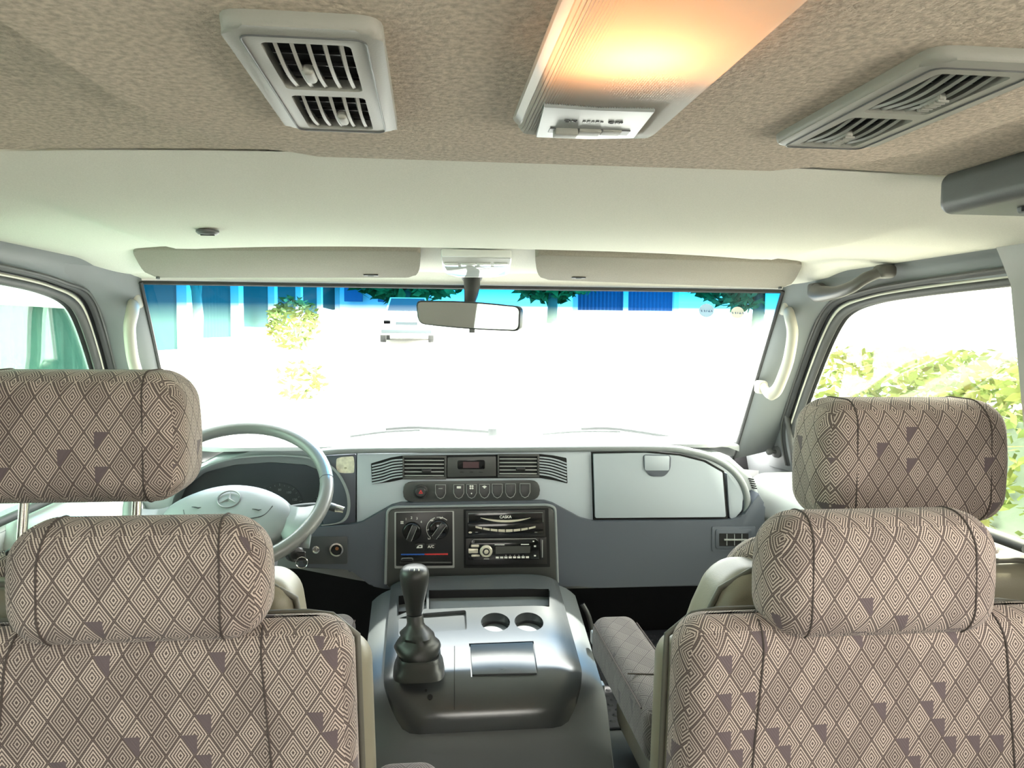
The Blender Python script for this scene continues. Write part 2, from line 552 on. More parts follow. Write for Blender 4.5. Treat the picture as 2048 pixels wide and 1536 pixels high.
o = grid('ceiling', lambda u, v: V((-.765 + 1.53 * u, -1.62 + (0.752 + 1.62) * v, zc(-.765 + 1.53 * u, 0))), 24, 12, 'headliner')
struct(o, 'beige fuzzy headliner cloth over the rear cabin')
def sm(t):
    t = max(0.0, min(1.0, t)); return t * t * (3 - 2 * t)
def bulge(x, y):                              # raised front panel of the headliner
    ax = abs(x)
    yf = 1.478 if ax < .50 else 1.478 - .085 + math.sqrt(max(0, .085 ** 2 - min(.085, ax - .50) ** 2))
    return .013 * sm((.585 - ax) / .03) * sm((y - .85) / .4) * sm((yf - y) / .028)
def fr(u, v):
    x, y = -.765 + 1.53 * u, 0.7555 + (1.745 - 0.7555) * v
    return V((x, y, zc(x, y) - .001 - bulge(x, y)))
o = grid('ceiling', fr, 100, 130, 'headliner_smooth', angle=80)
struct(o, 'smooth grey-beige front headliner above the windscreen')
# air duct under the roof
pts = round_poly([(-.30, -.7), (.28, -.7), (.247, .43), (.24, .598), (-.262, .598), (-.285, .41)], [.03, .03, .1, .075, .075, .1], 6)
o = prism('trim_2', [V((x, y, 1.25)) for x, y in pts], (0, 0, .05), 'headliner', bevel=0.013, seg=4)
struct(o, 'beige cloth air duct box along the middle of the ceiling')
# rubber coin plug in the front headliner
pl = thing('ceiling_plug', P(415, 465, Z=1.268), 'small round dark plug in front headliner above left sun visor', 'plug')
c = P(415, 465, Z=1.2655)
lathe('cap', [(.0165, 0), (.0165, -.003), (.013, -.006), (.004, -.0065)], c + V((0, 0, .003)), (0, 0, 1), 'trim_dark', pl)
box('slot', c + V((0, 0, -.0035)), (.02, .0035, .002), 'black_matte', pl)
# outer roof skin, floor, firewall, rear wall
struct(box('ceiling', (0, .03, 1.325), (1.78, 3.42, .02), 'cream_paint'), 'outer roof skin of the van')
struct(box('floor', (0, -.3, -.02), (2.1, 2.7, .04), 'floor_grey'), 'grey rear cabin floor')
struct(box('floor', (0, 1.68, .09), (1.92, 1.32, .18), 'floor_grey'), 'grey front cabin floor')
struct(box('wall_front', (0, 2.33, .47), (1.9, .03, .62), 'black_matte'), 'dark firewall behind the dashboard')

WIN = [(1.965, .765), (1.965, .84), (1.905, .912), (1.77, 1.047), (1.668, 1.135), (1.60, 1.17), (1.50, 1.187), (1.35, 1.195), (1.15, 1.20), (1.04, 1.202)]
_w = [(p.x, p.y) for p in spline([V((a, b, 0)) for a, b in WIN], 5)]
def off_path(path, d, cen=(1.45, .95)):
    out = []
    for i, p in enumerate(path):
        a = path[max(i - 1, 0)]; b = path[min(i + 1, len(path) - 1)]
        t = V((b[0] - a[0], b[1] - a[1])).normalized()
        n = V((-t.y, t.x))
        if n.dot(V((p[0] - cen[0], p[1] - cen[1]))) < 0: n = -n
        q = d * (.85 - .36 * sm((1.68 - p[0]) / .15))
        out.append((p[0] + n.x * q, p[1] + n.y * q))
    return out

def wall_mesh(name, s):
    bm = bmesh.new()
    hole = off_path(_w, .060) + [(1.13, 1.252 - .0), (1.13, .74), (2.03, .74)]
    hole = [h for h in hole]
    hole[len(_w)] = (1.03, hole[len(_w) - 1][1])
    hole[len(_w) + 1] = (1.05, .745)
    hole[len(_w) + 2] = (2.01, .745)
    outer = [(-1.62, 1.262), (1.60, 1.262), (1.70, 1.232), (1.80, 1.135), (2.14, .80), (2.33, .74), (2.33, 0), (-1.62, 0)]
    rear = []
    for (y0, y1) in ((.70, -.36), (-.44, -1.45)):
        rear.append(round_poly([(y0, .78), (y0, 1.19), (y1, 1.19), (y1, .78)], .06))
    loops = [outer, hole] + rear
    for lp in loops:
        vs = [bm.verts.new(SV(s, y, z)) for y, z in lp]
        for i in range(len(vs)): bm.edges.new((vs[i], vs[(i + 1) % len(vs)]))
    bmesh.ops.triangle_fill(bm, use_beauty=True, use_dissolve=False, edges=bm.edges[:], normal=(s, 0, 0.2))
    g = bmesh.ops.extrude_face_region(bm, geom=bm.faces[:])
    bmesh.ops.translate(bm, vec=(s * .03, 0, 0), verts=[e for e in g['geom'] if isinstance(e, bmesh.types.BMVert)])
    me = bpy.data.meshes.new(name); bm.to_mesh(me); bm.free()
    return finish(name, me, 'trim_grey', None, angle=25)

for s, side in ((-1, 'left'), (1, 'right')):
    w = struct(wall_mesh('wall_' + side, s), 'grey %s side wall of the van with window openings' % side)
    # roof rail between headliner and door seal
    def rail(u, v, s=s):
        y = -1.62 + (1.66 + 1.62) * v
        d = max(0, (y - 1.5)) * .12
        a = [(.757, 1.262), (.766, 1.256), (.782, 1.248), (.790, 1.232), (.7935, 1.214)][round(u * 4)]
        return V((s * a[0], y, a[1] - d))
    rl = struct(grid('trim_3' if s < 0 else 'trim_4', rail, 4, 40, 'trim_grey'), 'grey roof rail trim above the %s front door' % side)
    # windscreen pillar trim
    A0, A1 = V((.715, 1.731, 1.225)), V((.754, 2.10, .772))
    B0, B1 = V((hw(1.222) - .004, 1.652, 1.222)), V((hw(.80) - .004, 2.085, .80))
    def pil(u, v, s=s):
        v = v * 1.06 - .04
        a = A0.lerp(A1, v); b = B0.lerp(B1, v)
        kk = 4 * u * (1 - u) * sm((v + .04) / .35)
        p = a.lerp(b, u) + V((-.014, -.010, -.002)) * kk
        if v < 0.16:
            q = 1 - max(v, 0) / 0.16
            p = p + V((0, -.15 * u * u * q, .024 * q * u))
            p.x = min(p.x, hw(p.z) - .003)
        return V((s * p.x, p.y, p.z))
    pt = struct(grid('trim_5' if s < 0 else 'trim_6', pil, 8, 24, 'trim_grey'), 'grey pillar trim beside the windscreen, %s side' % side)
    # weather strips around the door window: glass channel, painted flange, ribbed seal
    tube('frame_backing', [SV(s, y, z, .018) for y, z in off_path(_w, .034)], [.030 * (1 - .38 * sm((1.68 - y) / .15)) for y, z in _w], 'trim_dark', w, n=8, flat=.12, up=(s, 0, .2))
    for nm, d, r, fl, m, inset in (('glass_channel', .010, .0125, .55, 'rubber_grey', .004), ('painted_flange', .0265, .0052, .8, 'cream_paint', .004),
                                   ('inner_seal', .0350, .0045, .8, 'rubber', .006), ('door_seal', .0465, .0090, .85, 'rubber', -.004)):
        path = off_path(_w, d)
        path = [SV(s, y, z, inset) for y, z in path]
        tube(nm, path, [r * (1 - .38 * sm((1.68 - p.y) / .15)) for p in path], m, w, n=8, flat=fl, up=(s, 0, .2))
        if nm == 'door_seal':
            path2 = [SV(s, y, z, -.012) for y, z in off_path(_w, .0495)]
            tube('seal_lip', path2, .0035, 'rubber_grey', w, n=6, up=(s, 0, .2))
    # panes
    wp = _w + [(1.02, 1.202), (1.03, .75), (1.98, .75)]
    gl = prism('window_2' if s < 0 else 'window_3', [SV(s, y, z, .018) for y, z in wp], (s * .004, 0, 0), 'door_glass_left' if s < 0 else 'door_glass_right', smooth=False)
    struct(gl, 'green-tinted left front door window pane' if s < 0 else 'clear right front door window pane')
    for k, (y0, y1) in enumerate(((.72, -.38), (-.42, -1.47))):
        g2 = prism('window_%d' % (4 + k + (0 if s < 0 else 2)), [SV(s, y, z, .012) for y, z in ((y0, .76), (y0, 1.21), (y1, 1.21), (y1, .76))], (s * .004, 0, 0), 'rear_glass' if s > 0 else 'rear_glass_dimmed', smooth=False)
        struct(g2, 'rear side window pane of the van')
    # door card with ledge
    dp = thing('door_panel', (s * .80, 1.5, .2), 'pale grey inner door panel below the %s front window' % side, 'door panel')
    def dd(p, s=s):
        if p.z > 0: p.x += s * .0
        return p
    rbox('panel', (s * .928, 1.50, .47), (.085, .99, .58), .03, 'trim_pale', dp)
    rbox('ledge', (s * .845, 1.735, .685), (.20, .50, .14), .05, 'trim_pale', dp, rot=Matrix.Rotation(s * .05, 3, 'Z'))
    rbox('pull_handle', (s * .80, 1.56, .70), (.05, .16, .06), .02, 'trim_pale', dp)
    tube('sill_felt', [SV(s, 1.16, .768, -.002), SV(s, 1.97, .768, -.002)], .009, 'rubber', dp, n=8)
    # mirror sail
    pts = [(1.975, .90), (1.968, .745), (2.14, .735), (2.13, .775)]
    sp_ = prism('mirror_sail', [SV(s, y, z, -.006) for y, z in pts], (s * .01, 0, 0), 'trim_grey', dp, bevel=.003)
    kb = SV(s, 2.06, .79, -.008)
    lathe('mirror_knob', [(.017, 0), (.016, .008), (.006, .012), (.005, .028), (.0085, .033), (.009, .04), (.005, .046), (.0, .047)], kb, (-s, -.55, .1), 'trim_dark', dp)
    tube('division_bar', [SV(s, 1.97, .76, -.004), SV(s, 1.97, .905, -.004)], .009, 'rubber_grey', dp, n=8)
# centre pillar trims
for s, side in ((-1, 'left'), (1, 'right')):
    pts = [(1.115, 1.268), (1.10, 1.235), (1.082, 1.2), (1.10, .98), (1.125, .74), (.74, .74), (.72, 1.268)]
    nm = 'trim_7' if s < 0 else 'trim_8'
    o = prism(nm, [SV(s, y, z, -.026) if z < 1.26 else V((s * .757, y, z)) for y, z in pts], (s * .024, 0, 0), 'pillar_beige', bevel=.006, seg=3)
    struct(o, 'leather-grained centre pillar trim behind the %s front door' % side)
    lathe('belt_bolt', [(.03, 0), (.03, .012), (.022, .022), (.0, .024)], SV(s, 1.05, .80, -.026), (-s, 0, 0), 'trim_grey', o)

# rear wall with window
def rear_wall():
    bm = bmesh.new()
    for lp in ([(-1.02, 0), (1.02, 0), (.79, 1.26), (-.79, 1.26)], round_poly([(-.62, .78), (.62, .78), (.60, 1.18), (-.60, 1.18)], .06)):
        vs = [bm.verts.new((x, -1.62, z)) for x, z in lp]
        for i in range(len(vs)): bm.edges.new((vs[i], vs[(i + 1) % len(vs)]))
    bmesh.ops.triangle_fill(bm, use_beauty=True, edges=bm.edges[:], normal=(0, 1, 0))
    me = bpy.data.meshes.new('wall_back'); bm.to_mesh(me); bm.free()
    return finish('wall_back', me, 'trim_grey')
struct(rear_wall(), 'grey rear wall of the van')
struct(prism('window_8', [V(p) for p in ((-.64, -1.63, .76), (.64, -1.63, .76), (.62, -1.63, 1.2), (-.62, -1.63, 1.2))], (0, -.004, 0), 'rear_glass', smooth=False), 'rear window pane')

# windscreen
def ws(u, v):
    a = V((-.722 + 1.444 * u, 1.735, 1.222)); b = V((-.765 + 1.53 * u, 2.105, .765))
    p = a.lerp(b, v)
    return p + V((0, .055 * (1 - (2 * u - 1) ** 2) * (0.15 + .85 * v), 0))
wsn = grid('window_1', ws, 16, 16, 'windshield_glass')
wsn.data.uv_layers.new(name='UVMap')
ll = math.sqrt(.37 ** 2 + .457 ** 2)
for lp in wsn.data.loops:
    k = lp.vertex_index; wsn.data.uv_layers[0].data[lp.index].uv = ((k % 17) / 16 * 1.5, (k // 17) / 16 * ll)
struct(wsn, 'windscreen with blue sun strip along its top')
tube('edge_seal', [ws(0, v / 10) + V((.006, -.006, 0)) for v in range(11)], .0045, 'rubber', wsn, n=6)
tube('edge_seal', [ws(1, v / 10) + V((-.006, -.006, 0)) for v in range(11)], .0045, 'rubber', wsn, n=6)
tube('edge_seal', [ws(u / 16, 0.012) + V((0, -.006, 0.004)) for u in range(17)], .0045, 'rubber', wsn, n=6)

# header strip over the windscreen
def hdr(u, v):
    x = -.735 + 1.47 * u
    a = V((x, 1.70, zc(x, 1.70))); b = V((x, 1.742 + .008 * (1 - (2 * u - 1) ** 2), 1.2245))
    return a.lerp(b, v)
struct(grid('trim_9', hdr, 24, 4, 'headliner_smooth', thick=(0, .006, .004)), 'beige header strip above the windscreen')

# ================================================================== ceiling air vents
def ceiling_vent(s, label):
    t = thing('ceiling_vent', ((-.158, .153)[s > 0], .428, 1.25), label, 'air vent', 'air vents in the ceiling duct')
    xc = -.158 if s < 0 else .153
    def R(x0, x1, y0, y1, r):                       # x measured from the vent's middle, towards the outside
        return round_poly([(xc + s * x0, y0), (xc + s * x1, y0), (xc + s * x1, y1), (xc + s * x0, y1)], r)
    body = prism('frame', [V((x, y, 1.2435)) for x, y in R(-.0335, .0335, .331, .497, .011)], (0, 0, .007), 'vent_plastic', t, bevel=.0045, seg=3)
    o1, o2 = (-.0190, .0195, .349, .414), (-.0190, .0195, .424, .489)
    cs = []
    for q in (o1, o2):
        cs.append(prism('c', [V((x, y, 1.22)) for x, y in R(*q, .004)], (0, 0, .05), None))
    # groove of the insert
    cut(body, cs)
    gi = [V((x, y, 1.2433)) for x, y in R(-.0262, .0265, .341, .4935, .006)]
    tube('insert_joint', gi, .0005, 'trim_dark', t, n=6, closed=True, up=(0, 0, 1))
    for q, kx in ((o1, .0035), (o2, -.004)):
        gr = prism('grille', [V((x, y, 1.2494)) for x, y in R(q[0] - .001, q[1] + .001, q[2] - .001, q[3] + .001, .003)], (0, 0, .0012), 'vent_dark', t)
        tilt = .35 if s < 0 else -.72
        for i in range(5):
            xx = q[0] + .005 + (q[1] - q[0] - .010) * i / 4
            h = .0052
            dx = math.sin(tilt) * h / 2
            dz = math.cos(tilt) * h / 2
            cx = xc + s * xx
            y0, y1 = q[2] + .001, q[3] - .001
            # each louvre bows down in the middle, as a barrel does
            vs, fs = [], []
            for j in range(9):
                y = y0 + (y1 - y0) * j / 8
                bow = -.003 * math.sin(math.pi * j / 8) + .001
                for (a, b) in ((-1, -.5), (-1, .5), (1, .5), (1, -.5)):
                    vs.append(V((cx + a * dx + b * .0017 * math.cos(tilt), y, 1.2462 + bow - a * dz + b * .0017 * math.sin(tilt))))
            for j in range(8):
                for k in range(4):
                    fs.append((j * 4 + k, j * 4 + (k + 1) % 4, j * 4 + 4 + (k + 1) % 4, j * 4 + 4 + k))
            fs += [(0, 1, 2, 3), (35, 34, 33, 32)]
            mesh('louvre', vs, fs, 'vent_plastic', gr, angle=30)
        for j in range(4):
            yy = q[2] + (q[3] - q[2]) * (j + .6) / 4.2
            box('cross_vane', (xc + s * (q[0] + q[1]) / 2, yy, 1.2486), (q[1] - q[0] - .002, .0012, .0016), 'bezel_dark', gr)
        ky = (q[2] + q[3]) / 2 + .004
        kc = V((xc + s * ((q[0] + q[1]) / 2 + kx), ky, 1.2425))
        rbox('thumb_tab', kc, (.0058, .016, .005), .0022, 'vent_plastic', gr, mid=2, rn=3)
        if s > 0:
            for j in range(6):
                box('thumb_ridge', kc + V((0, -.008 + j * .0032, -.0026)), (.0060, .0014, .0012), 'vent_plastic', gr)
    return t
ceiling_vent(-1, 'pale grey ceiling air vent left of the lit lamp, louvres open')
ceiling_vent(1, 'pale grey ceiling air vent right of the lit lamp, louvres tilted half shut')

# ================================================================== ceiling lamp (lit)
def lens_material():
    m = bpy.data.materials.new('lamp_lens'); m.use_nodes = True
    nt = m.node_tree; nt.nodes.remove(nt.nodes['Principled BSDF']); out = nt.nodes['Material Output']
    tl = nt.nodes.new('ShaderNodeBsdfTranslucent'); tl.inputs[0].default_value = (.80, .80, .77, 1)
    df = nt.nodes.new('ShaderNodeBsdfDiffuse'); df.inputs[0].default_value = (.62, .61, .58, 1)
    gl = nt.nodes.new('ShaderNodeBsdfGlossy'); gl.inputs['Roughness'].default_value = .18
    a = nt.nodes.new('ShaderNodeMixShader'); a.inputs[0].default_value = .55
    nt.links.new(tl.outputs[0], a.inputs[1]); nt.links.new(df.outputs[0], a.inputs[2])
    b = nt.nodes.new('ShaderNodeMixShader'); b.inputs[0].default_value = .07
    nt.links.new(a.outputs[0], b.inputs[1]); nt.links.new(gl.outputs[0], b.inputs[2])
    nt.links.new(b.outputs[0], out.inputs[0])
    MATS['lamp_lens'] = m
lens_material()
def emit_material(name, col, st):
    m = bpy.data.materials.new(name); m.use_nodes = True
    nt = m.node_tree; nt.nodes.remove(nt.nodes['Principled BSDF'])
    e = nt.nodes.new('ShaderNodeEmission'); e.inputs[0].default_value = (*col, 1); e.inputs[1].default_value = st
    nt.links.new(e.outputs[0], nt.nodes['Material Output'].inputs[0])
    MATS[name] = m
emit_material('bulb_glow', (1.0, .42, .16), 60.0)

def ceiling_lamp():
    t = thing('ceiling_lamp', (-.005, .38, 1.25), 'long ribbed ceiling lamp glowing orange in the middle of the duct', 'lamp')
    x0, x1, y0, y1 = -.0550, .0370, .22, .492
    # well in the duct with a white reflector and the bulb
    duct = bpy.data.objects['trim_2']
    cut(duct, [box('c', (-.005, .300, 1.262), (.086, .128, .05), None)])
    well = V((-.005, .300, 1.267))
    rf = prism('reflector', [V((well.x + a * .0425, well.y + b * .0635, 1.2865)) for a, b in ((-1, -1), (1, -1), (1, 1), (-1, 1))], (0, 0, .002), 'white_wall', t, smooth=False)
    for (cx, cy, sx, sy) in ((-.0425, 0, .001, .127), (.0425, 0, .001, .127), (0, -.0635, .085, .001), (0, .0635, .085, .001)):
        box('reflector_side', (well.x + cx, well.y + cy, 1.268), (sx, sy, .0365), 'white_wall', t, smooth=False)
    tube('bulb', [V((-.028, .336, 1.262)), V((-.026, .336, 1.262)), V((.008, .336, 1.262)), V((.010, .336, 1.262))], [.002, .005, .005, .002], 'bulb_glow', t, n=10)
    # ribbed lens
    N = 62
    prof = []
    for i in range(N * 2 + 1):
        u = i / (N * 2)
        x = x0 + .004 + (x1 - x0 - .008) * u
        edge = min(u, 1 - u)
        z = 1.2390 + (.005 * max(0, 1 - edge / .06) ** 2) + (.0011 if i % 2 else 0.0)
        prof.append((x, z))
    prof = [(x0, 1.2515), (x0 + .0008, 1.2475)] + prof + [(x1 - .0008, 1.2475), (x1, 1.2515)]
    ys = [y0 + (y1 - y0) * j / 20 for j in range(21)]
    vs, fs = [], []
    K = len(prof)
    for j, y in enumerate(ys):
        for (x, z) in prof:
            u = (x - x0) / (x1 - x0)
            yy = y
            if j > 16:
                f = (j - 16) / 4
                yy = y - .010 * f * (2 * u - 1) ** 2
            zz = z + (.005 * max(0, (j - 18) / 2) ** 2) * (1 if z < 1.25 else 0)
            vs.append(V((x, yy, min(zz, 1.2515))))
    for j in range(20):
        for k in range(K - 1):
            fs.append((j * K + k, j * K + k + 1, (j + 1) * K + k + 1, (j + 1) * K + k))
    # end cap
    base = len(vs)
    for k, (x, z) in enumerate(prof):
        vs.append(V((vs[20 * K + k].x, vs[20 * K + k].y, 1.2515)))
    for k in range(K - 1):
        fs.append((20 * K + k, 20 * K + k + 1, base + k + 1, base + k))
    b2 = len(vs)
    for k in range(K): vs.append(V((vs[k].x, vs[k].y, 1.2515)))
    for k in range(K - 1): fs.append((k, b2 + k, b2 + k + 1, k + 1))
    mesh('lens', vs, fs, 'lamp_lens', t, angle=20)
    # switch panel
    pz = 1.2375
    pn = [(1072, 275), (1088, 214), (1200, 222), (1310, 224), (1268, 277), (1180, 279)]
    sp = prism('switch_panel', [P(x, y, Z=pz) for x, y in pn], (0, 0, .003), 'panel_blue', t, bevel=.0006)
    box('slot', P(1178, 262, Z=pz) + V((0, 0, -.0002)), (.047, .009, .0008), 'bezel_dark', sp)
    for (a, b, dz) in ((1109, 1156, .003), (1158, 1204, .0012), (1206, 1247, .0005)):
        pa, pb = P(a, 258, Z=pz), P(b, 258, Z=pz)
        rbox('switch', ((pa.x + pb.x) / 2, P(1178, 262, Z=pz).y, pz - dz / 2), (pb.x - pa.x, .0092, .0014 + dz), .0007, 'vent_plastic', sp, mid=2, rn=2)
    yt = P(1180, 243, Z=pz).y
    for (x, s_) in ((1140, 'ON'), (1232, 'OFF')):
        text('lettering', s_, .0048, V((P(x, 243, Z=pz).x, yt, pz - .0002)), 'bezel_dark', sp, normal=(0, 0, -1), right=(1, 0, 0))
    for k, dx in enumerate((-.005, -.0025, 0, .0025, .005)):
        box('door_mark', (P(1186, 243, Z=pz).x + dx, yt, pz - .0002), (.0016, .0016 + .0012 * (k % 2), .0004), 'bezel_dark', sp)
    return t
mat('panel_blue', (0.27, 0.29, 0.285), 0.4)
ceiling_lamp()

# ================================================================== overhead box at the right
t = thing('overhead_box', (.52, .54, 1.285), 'dark grey plastic box fixed below the headliner at right edge', 'box')
rbox('housing', (.515, .545, 1.265), (.20, .42, .042), .012, 'trim_dark', t)
rbox('hinged_flap', (.535, .50, 1.243), (.15, .40, .010), .004, 'trim_grey', t, mid=3, rn=3)
box('flap_joint', (.4605, .50, 1.2425), (.004, .38, .006), 'black_matte', t)

# ================================================================== sun visors
VP0, VN = V((0, 1.5, 1.266)), V((0, .222, 1)).normalized()
def on_visor(px, py, d=0.0):
    return PP(px, py, VP0, VN) - VN * d
def sun_visor(poly, rr, label, hinge, clip):
    c = on_visor(*[sum(v[i] for v in poly) / len(poly) for i in (0, 1)])
    t = thing('sun_visor', c, label, 'sun visor', 'sun visors')
    prism('pad', [on_visor(x, y) for x, y in round_poly(poly, rr, 6)], VN * .023, 'visor_cloth', t, bevel=.0105, seg=4)
    ck = on_visor(*clip, .0005)
    box('clip_recess', ck, (.030, .012, .002), 'bezel_dark', t, bevel=.0008)
    box('clip_pin', ck + V((0, 0, -.001)), (.012, .006, .003), 'trim_dark', t, bevel=.0008)
    hk = on_visor(*hinge, -.002)
    lathe('hinge_pin', [(.004, 0), (.004, .006), (.0, .0065)], hk, (0, -.2, -1), 'trim_dark', t, n=12)
    return t
sun_visor([(262, 499), (842, 502), (838, 557), (293, 557)], [14, 10, 26, 40], 'beige cloth sun visor on the driver side, folded up', (316, 554), (742, 550))
sun_visor([(1069, 509), (1608, 526), (1580, 579), (1076, 561)], [12, 14, 40, 26], 'beige cloth sun visor on the passenger side, folded up', (1560, 574), (1157, 555))

# map light between the visors
t = thing('map_light', on_visor(952, 530), 'clear plastic map light above the mirror between the sun visors', 'lamp')
prism('frame', [on_visor(x, y, .002) for x, y in round_poly([(881, 510), (1024, 513), (1017, 549), (985, 553), (920, 553), (889, 547)], [4, 4, 8, 6, 6, 8], 4)], VN * .014, 'lens_clear', t, bevel=.003, seg=2)
prism('top_shade', [on_visor(x, y, .0026) for x, y in ((884, 512), (1021, 514.5), (1019, 527), (886, 525))], VN * .002, 'vent_plastic', t)
mat('map_lens', (.50, .52, .52), .08)
ln = prism('lens', [on_visor(x, y, .0032) for x, y in round_poly([(888, 529), (1015, 531), (1011, 546), (985, 550), (920, 550), (893, 545)], 3, 3)], VN * .002, 'map_lens', t, bevel=.001)
for x in (903, 936, 968, 1001):
    prism('switch_key', [on_visor(a, b, .0042) for a, b in ((x - 14, 523), (x + 14, 523.5), (x + 14, 530), (x - 14, 529.5))], VN * .002, 'lens_clear', t, bevel=.0008)

# ================================================================== rear-view mirror
mn = V((-math.sin(math.radians(22.5)), -math.cos(math.radians(22.5)), -.035)).normalized()
mc = P(936, 632, Y=1.62)
t = thing('rear_view_mirror', mc, 'black-rimmed rear-view mirror hanging from the windscreen header', 'mirror')
mpoly = round_poly([(832, 601), (935, 602), (1041, 613), (1039, 663), (940, 659), (836, 648)], [10, 60, 12, 12, 60, 14], 5)
def on_m(x, y, d): return PP(x, y, mc, mn) + mn * d
prism('housing', [on_m(x, y, 0) for x, y in mpoly], -mn * .022, 'black_plastic', t, bevel=.002)
cx, cy = 937, 632
prism('mirror_pane', [on_m(cx + (x - cx) * .972, cy + (y - cy) * .90, .0006) for x, y in mpoly], -mn * .001, 'mirror_glass', t, smooth=False)
box('dimming_tab', on_m(942, 662, -.006), (.012, .006, .008), 'trim_dark', t, bevel=.001)
st = [P(944, 556, Y=1.715), P(944, 572, Y=1.70), P(942, 590, Y=1.67), P(939, 606, Y=1.642), P(938, 625, Y=1.637)]
tube('stem', st, [.019, .018, .015, .0115, .010], 'black_plastic', t, n=14)
lathe('foot', [(.023, 0), (.023, .006), (.015, .012)], st[0] + V((0, .004, .006)), st[1] - st[0], 'black_plastic', t, n=16)

# ================================================================== grab handles
hp = [P(1576, 622, Y=1.745), P(1581, 640, Y=1.722), P(1585, 668, Y=1.72), P(1578, 715, Y=1.745), P(1566, 752, Y=1.775), P(1553, 780, Y=1.80), P(1538, 788, Y=1.825), P(1528, 775, Y=1.865)]
for s, lab in ((1, 'pale curved grab handle on the right windscreen pillar'), (-1, 'pale curved grab handle on the left windscreen pillar')):
    pts = [V((s * p.x, p.y, p.z)) for p in hp]
    t = thing('grab_handle', pts[3], lab, 'grab handle', 'grab handles on the windscreen pillars')
    tube('grip', spline(pts, 5), [.012] + [.0160] * 29 + [.013] * 6, 'handle_light', t, n=12, flat=.75, up=(1, 0, .2))
    for p, q in ((pts[0], V((0, .02, .012))), (pts[-1], V((0, .03, .0)))):
        rbox('mount', p + q * .6, (.026, .036, .034), .009, 'handle_light', t, mid=2, rn=3)
    lathe('screw_cap', [(.007, 0), (.006, .003), (0, .0035)], pts[0] + V((-.004 * s, -.012, -.004)), (-.3 * s, -1, 0), 'trim_dark', t, n=12)
X = .742
rp = [P(1628, 583, X=X), P(1640, 588, X=X - .015), P(1672, 585, X=X - .03), P(1705, 573, X=X - .03), P(1730, 557, X=X - .02), P(1757, 546, X=X)]
t = thing('grab_handle', rp[2], 'dark grey roof grab handle above the right front door', 'grab handle')
tube('grip', spline(rp, 6), [.018] * 8 + [.017, .016, .015, .014] + [.0135] * 19, 'handle_dark', t, n=12, flat=.7, up=(1, 0, -.3))
rbox('mount', rp[0] + V((.018, .008, .004)), (.05, .03, .03), .008, 'handle_dark', t, mid=2, rn=3)
rbox('mount', rp[-1] + V((.012, 0, .003)), (.035, .036, .026), .010, 'handle_dark', t, mid=2, rn=3)

# ================================================================== dashboard
dash = thing('dashboard', (0, 1.85, .5), 'grey plastic dashboard across the whole width under the windscreen', 'dashboard')
YB = 1.80                                        # base face; panels stand proud of it towards the seats
DX = lambda px, py, Y: P(px, py, Y=Y)
# body silhouette
sil = [(240, 1120), (250, 1000), (330, 985), (372, 945), (430, 915), (500, 903), (600, 899), (720, 895), (1000, 893), (1300, 890), (1400, 898), (1462, 914), (1508, 955), (1528, 1010), (1532, 1092), (1505, 1118), (1424, 1172), (1190, 1176), (1000, 1180), (760, 1178), (715, 1150), (600, 1138), (330, 1120)]
prism('body', [P(x, y, Y=YB) for x, y in sil], (0, .16, 0), 'dash_grey', dash, bevel=.012, seg=3)
# top pad from the lip to the windscreen base
def pad(u, v):
    x = -.742 + 1.484 * u
    zl = .858 - .055 * max(0, (abs(x) - .52) / .24) ** 2
    prof = [(1.790, -.012), (1.786, -.003), (1.796, .004), (1.83, .006), (1.90, .0), (2.0, -.03), (2.115, -.09 + (.858 - zl))]
    y, dz = prof[round(v * 6)]
    y = max(y, y + (2.06 - y) * sm((abs(x) - .55) / .20) * .85) if y < 2.05 else y
    return V((x, y + (.05 * (1 - (x / .76) ** 2) if y > 2.05 else 0), zl + dz))
grid('top_pad', pad, 30, 6, 'dash_top', dash, angle=60)
# lower panel with its raised contour line
low = [(596, 1056), (700, 1050), (724, 1045), (785, 1011), (802, 1006), (1088, 1002), (1106, 1007), (1160, 1036), (1186, 1043), (1462, 1041), (1486, 1033), (1502, 1010), (1519, 985), (1530, 1010), (1531, 1088), (1505, 1112), (1424, 1158), (1424, 1172), (1192, 1176), (1150, 1172), (1120, 1176), (770, 1178), (742, 1172), (700, 1140), (596, 1136)]
prism('lower_panel', [P(x, y, Y=1.752) for x, y in round_poly(low, 5, 2)], (0, .05, 0), 'dash_low', dash, bevel=.007, seg=3)
# upper middle fascia
up = [(714, 908), (1182, 903), (1186, 1042), (1164, 1036), (1104, 1004), (1088, 999), (802, 1003), (784, 1008), (724, 1042), (714, 1046)]
plate('upper_panel', up, 1.768, .034, 'dash_panel', dash, r=3, bevel=.003)
plate('instrument_surround', [(646, 912), (712, 908), (711, 1046), (646, 1050)], 1.772, .03, 'dash_low', dash, r=2, bevel=.002)
# lip above the fascia, running down round the right end
lp = [(640, 905), (720, 900), (1000, 898), (1300, 896), (1380, 903), (1440, 923), (1478, 956), (1494, 995), (1490, 1030), (1466, 1043)]
tube('lip', spline([P(x, y, Y=1.766) for x, y in lp], 5), .0085, 'dash_grey', dash, n=10)
